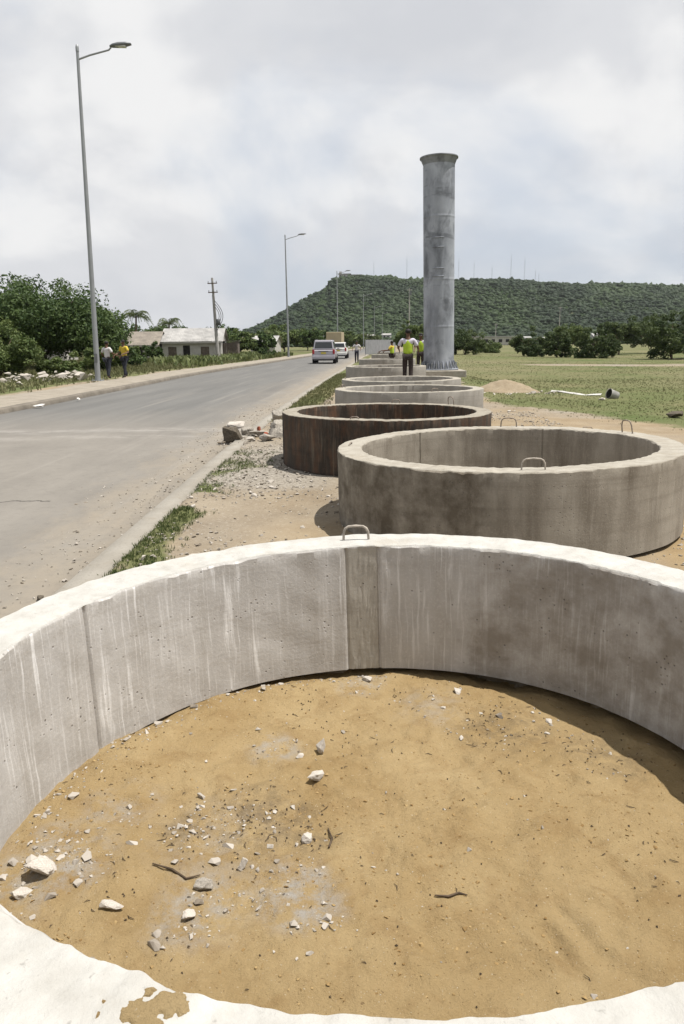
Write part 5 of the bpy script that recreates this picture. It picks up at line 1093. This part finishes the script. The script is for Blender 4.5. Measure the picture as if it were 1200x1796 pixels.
# ------------------------------------------------------------------ people
def skin_obj(name, pts, edges, rads, mat, parent, root=0, sub=2):
    me = bpy.data.meshes.new(name); me.from_pydata(pts, edges, []); o = link(name, me, parent)
    o.modifiers.new('skin', 'SKIN')
    if not me.skin_vertices: raise RuntimeError('no skin layer')
    for i, r in enumerate(rads):
        d = me.skin_vertices[0].data[i]; d.radius = r if isinstance(r, tuple) else (r, r); d.use_root = (i == root)
    o.modifiers[0].use_smooth_shade = True
    s = o.modifiers.new('sub', 'SUBSURF'); s.levels = sub; s.render_levels = sub
    me.materials.append(mat); return o
def person(lb, loc, rzv, top, bottom, H=1.72, stride=.0, armL=(.10, .0), armR=(.10, .0), vest=None, elbow=0.15, foot=None, group=None, shorts=False):
    """faces +y in its own frame; arm = (out, forward)"""
    e = thing('person', lb, 'person', loc, rzv, group); k = H/1.75
    def P(x, y, z): return (x*k, y*k, z*k)
    hipz = .93
    J = {'pel': P(0, 0, hipz), 'wa': P(0, .0, 1.10), 'ch': P(0, .01, 1.30), 'ne': P(0, 0, 1.47), 'nk': P(0, .015, 1.54), 'hd': P(0, .03, 1.64), 'ht': P(0, .02, 1.71)}
    for s, nm, st, ar in ((-1, 'l', stride, armL), (1, 'r', -stride, armR)):
        J['hp'+nm] = P(s*.09, 0, hipz-.03); J['kn'+nm] = P(s*.10, st*.45+.03, .49); J['an'+nm] = P(s*.10, st*.95-.02, .09); J['to'+nm] = P(s*.115, st*.95+.15, .035)
        J['sh'+nm] = P(s*.185, 0, 1.43); J['el'+nm] = P(s*(.20+ar[0]), -.03+ar[1]*.5, 1.16+abs(ar[1])*.10); J['wr'+nm] = P(s*(.19+ar[0]*1.1), .06+elbow+ar[1]*1.3, .93+elbow*.5+abs(ar[1])*.5); J['ha'+nm] = P(s*(.185+ar[0]*1.1), .09+elbow*1.2+ar[1]*1.6, .84+elbow*.6+abs(ar[1])*.55)
    RD = {'pel': (.15, .10), 'wa': (.125, .095), 'ch': (.155, .105), 'ne': .07, 'nk': .055, 'hd': (.082, .098), 'ht': (.062, .075)}
    for nm in 'lr': RD.update({'hp'+nm: .085, 'kn'+nm: .058, 'an'+nm: .042, 'to'+nm: .034, 'sh'+nm: .058, 'el'+nm: .042, 'wr'+nm: .028, 'ha'+nm: (.018, .036)})
    ks = list(J); ix = {n: i for i, n in enumerate(ks)}
    E = [('pel', 'wa'), ('wa', 'ch'), ('ch', 'ne'), ('ne', 'nk'), ('nk', 'hd'), ('hd', 'ht')]
    for nm in 'lr': E += [('pel', 'hp'+nm), ('hp'+nm, 'kn'+nm), ('kn'+nm, 'an'+nm), ('an'+nm, 'to'+nm), ('ch', 'sh'+nm), ('sh'+nm, 'el'+nm), ('el'+nm, 'wr'+nm), ('wr'+nm, 'ha'+nm)]
    def sc(r): return tuple(x*k for x in r) if isinstance(r, tuple) else r*k
    body = skin_obj('body', [J[n] for n in ks], [(ix[a], ix[b]) for a, b in E], [sc(RD[n]) for n in ks], M['skin'], e)
    def sub(name, names, ed, add, mat, par=e):
        ii = {n: i for i, n in enumerate(names)}
        rd = [tuple(x*k+add for x in RD[n]) if isinstance(RD[n], tuple) else RD[n]*k+add for n in names]
        return skin_obj(name, [J[n] for n in names], [(ii[a], ii[b]) for a, b in ed], rd, mat, par)
    # sleeve ends half way down the forearm-side of the elbow
    for nm in 'lr':
        a, b = Vector(J['el'+nm]), Vector(J['sh'+nm]); J['sl'+nm] = tuple(a.lerp(b, .15)); RD['sl'+nm] = .05
    sh = ['pel', 'wa', 'ch', 'ne', 'shl', 'shr', 'sll', 'slr']; sub('shirt', sh, [('pel', 'wa'), ('wa', 'ch'), ('ch', 'ne'), ('ch', 'shl'), ('ch', 'shr'), ('shl', 'sll'), ('shr', 'slr')], .018, M[top])
    sub('trousers', ['pel', 'hpl', 'hpr', 'knl', 'knr', 'anl', 'anr'], [('pel', 'hpl'), ('pel', 'hpr'), ('hpl', 'knl'), ('hpr', 'knr'), ('knl', 'anl'), ('knr', 'anr')], .020, M[bottom])
    for nm in 'lr': sub('shoe', ['an'+nm, 'to'+nm], [('an'+nm, 'to'+nm)], .012, M['dark'])
    if vest: sub('vest', ['pel', 'wa', 'ch', 'ne'], [('pel', 'wa'), ('wa', 'ch'), ('ch', 'ne')], .036, M[vest])
    hd = Vector(J['hd']); b = MB(); V = []
    hr = MB().ell((hd.x, hd.y-.018*k, hd.z+.045*k), (.095*k, .108*k, .085*k), 14, 8).build('hair', M['hair'], e)
    MB().ell((hd.x, hd.y+.105*k, hd.z-.01*k), (.016*k, .022*k, .026*k), 8, 6).build('nose', M['skin'], e)
    for s in (-1, 1):
        MB().ell((hd.x+s*.088*k, hd.y, hd.z-.005*k), (.012*k, .022*k, .032*k), 8, 6).build('ear', M['skin'], e); MB().ell((hd.x+s*.034*k, hd.y+.088*k, hd.z+.018*k), (.013*k, .01*k, .009*k), 8, 6).build('eye', M['shirt_white'], e)
        hp = Vector(J['ha'+('l' if s < 0 else 'r')])
        for q in range(4): MB().tube([hp+Vector((0, (q-1.5)*.018*k, .0)), hp+Vector((0, (q-1.5)*.019*k+.012, -.045*k)), hp+Vector((-s*.012*k, (q-1.5)*.018*k+.02, -.082*k))], [.0095*k, .009*k, .007*k], 6).build('finger', M['skin'], e)
        MB().tube([hp+Vector((0, .03*k, .035*k)), hp+Vector((-s*.01, .055*k, .0)), hp+Vector((-s*.015, .06*k, -.03*k))], [.011*k, .010*k, .008*k], 6).build('thumb', M['skin'], e)
    MB().tube([(hd.x-.026*k, hd.y+.092*k, hd.z-.05*k), (hd.x, hd.y+.1*k, hd.z-.05*k), (hd.x+.026*k, hd.y+.092*k, hd.z-.05*k)], [.004*k, .008*k, .004*k], 6).build('mouth', M['skin'], e)
    return e
person('person in white shirt and dark trousers walking beside the nearest lamp post', (-11.12, 36.0, .065), R_(-25), 'shirt_white', 'jeans', 1.74, .12, (.08, -.05), (.10, .15))
person('person in yellow shirt and dark jeans standing right of the lamp post', (-10.65, 37.2, .065), R_(150), 'shirt_yellow', 'jeans', 1.80, .16, (.12, .12), (.08, .05), elbow=.2)
person('worker in hi-vis vest with back turned, left of the steel column', (2.28, 25.5, .21), R_(-8), 'shirt_lilac', 'trousers', 1.84, .05, (.12, .2), (.12, .12), 'hiviz', .2)
person('worker in hi-vis vest half hidden behind the left edge of the column', (3.55, 33.4, .2), R_(170), 'shirt_lilac', 'trousers', 1.80, .02, (.06, .1), (.06, .1), 'hiviz')
person('distant worker in yellow vest left of the hi-vis worker', (3.15, 46.0, 0), R_(60), 'shirt_yellow', 'trousers', 1.70, .06, (.1, .3), (.1, .3), 'hiviz')
person('person in white walking along the road edge past the rings', (1.35, 62.5, -.02), R_(175), 'shirt_white', 'jeans', 1.78, .10, (.12, .1), (.12, .1))

# ------------------------------------------------------------------ right side clutter
def mound(name, lb, cat, loc, rx, ry, h, mat, seed, nn=46):
    V = []
    for i in range(nn):
        for j in range(nn):
            u, v = (i/(nn-1)-.5)*2, (j/(nn-1)-.5)*2; d = math.hypot(u, v) + .25*float(fbm(np.array(u*2.), np.array(v*2.), seed, 4))
            z = h*max(0, 1-d**1.4) + .05*h*float(fbm(np.array(u*9), np.array(v*9), seed+3, 3)) - (.25*h if d > .95 else 0); V.append((u*rx, v*ry, z))
    o = npmesh(name, V, grid_faces(nn, nn), M[mat], None, True, attr={'patch': np.zeros((nn*nn, 3))}); o.location = loc; return tag(o, lb, cat)
mound('sand_heap', 'low heap of pale sand on the grass right of the column', 'sand heap', (5.25, 23.9, -.02), 1.25, .9, .46, 'heap', 5)
X = rng.normal(5.2, .7, 130); Y = rng.normal(23.2, .35, 130); sz = np.clip(rng.lognormal(math.log(.035), .5, 130), .01, .10)
scatter('white_rubble_bits', np.stack([X, Y, .03+sz*.3], 1), sz, M['gravel'], np.clip(rng.normal(.95, .1, 130), 0, 1), label='white broken bits along the foot of the sand heap', cat='rubble')
P = [(6.72, 23.9), (6.85, 23.6), (6.93, 23.35), (6.98, 23.0), (7.08, 22.75), (7.10, 22.4), (7.25, 22.15), (7.40, 21.95), (7.62, 21.85)]
V = []
for i, p in enumerate(P):
    w = .02+.05*random.random(); zz_ = .03+.05*random.random(); V += [(p[0]-.02, p[1]-w, zz_), (p[0]+.04, p[1]+w, zz_+.05*random.random())]
b = MB(); b.add(V, [(2*i, 2*i+2, 2*i+3, 2*i+1) for i in range(len(P)-1)]); b.add([(x, y, z-.012) for x, y, z in V], [(2*i+1, 2*i+3, 2*i+2, 2*i) for i in range(len(P)-1)])
tag(b.build('plastic_strip', M['plastic']), 'white plastic strip lying on the grass left of the bucket', 'plastic strip')
e = thing('bucket', 'grey bucket tipped on its side with dark opening on the grass', 'bucket', (7.75, 20.9, .10), R_(-60)); e.rotation_euler = (0, R_(74), R_(192)); e.scale = (.85, .85, .8)
MB().lathe([(.001, 0), (.13, 0), (.17, .34), (.18, .35), (.16, .34), (.12, .02), (.001, .02)], n=24).build('shell', [M['bucket']], e)
MB().lathe([(.15, .335), (.001, .12)], n=24).build('dark_interior', M['dark'], e)
MB().tube([(.18*math.cos(a), .05+.2*math.sin(a)*.3, .35+.16*math.sin(a)) for a in np.linspace(0, math.pi, 12)], .005, 5).build('handle', M['rebar'], e)
# rebar stubs standing in the ground right of the second ring
for k, (x, y) in enumerate([(4.0, 12.0)]):
    P = [(x-.10, y, -.05), (x-.10, y, .22), (x-.06, y, .26), (x+.06, y, .26), (x+.10, y, .22), (x+.10, y, -.05)]
    tag(MB().tube(P, .008, 6).build('rebar_hoop', M['rebar']), 'thin rebar hoop standing in the dirt beyond the second ring', 'rebar hoop')

# ------------------------------------------------------------------ air
hz_ = MB().box((300, 900, 78), (2400, 2000, 164)).build('haze', bpy.data.materials.new('haze_air')); tag(hz_, 'thin pale haze in the air over the plain and the hill', 'haze', None, 'stuff')
hm = hz_.data.materials[0]; hm.use_nodes = True; hn = hm.node_tree.nodes
for n in list(hn): hn.remove(n)
ho = hn.new('ShaderNodeOutputMaterial'); hv = hn.new('ShaderNodeVolumePrincipled'); hm.node_tree.links.new(hv.outputs[0], ho.inputs['Volume'])
hv.inputs['Color'].default_value = (0.93, 0.96, 1.0, 1); hv.inputs['Density'].default_value = 0.00007; hv.inputs['Anisotropy'].default_value = 0.3
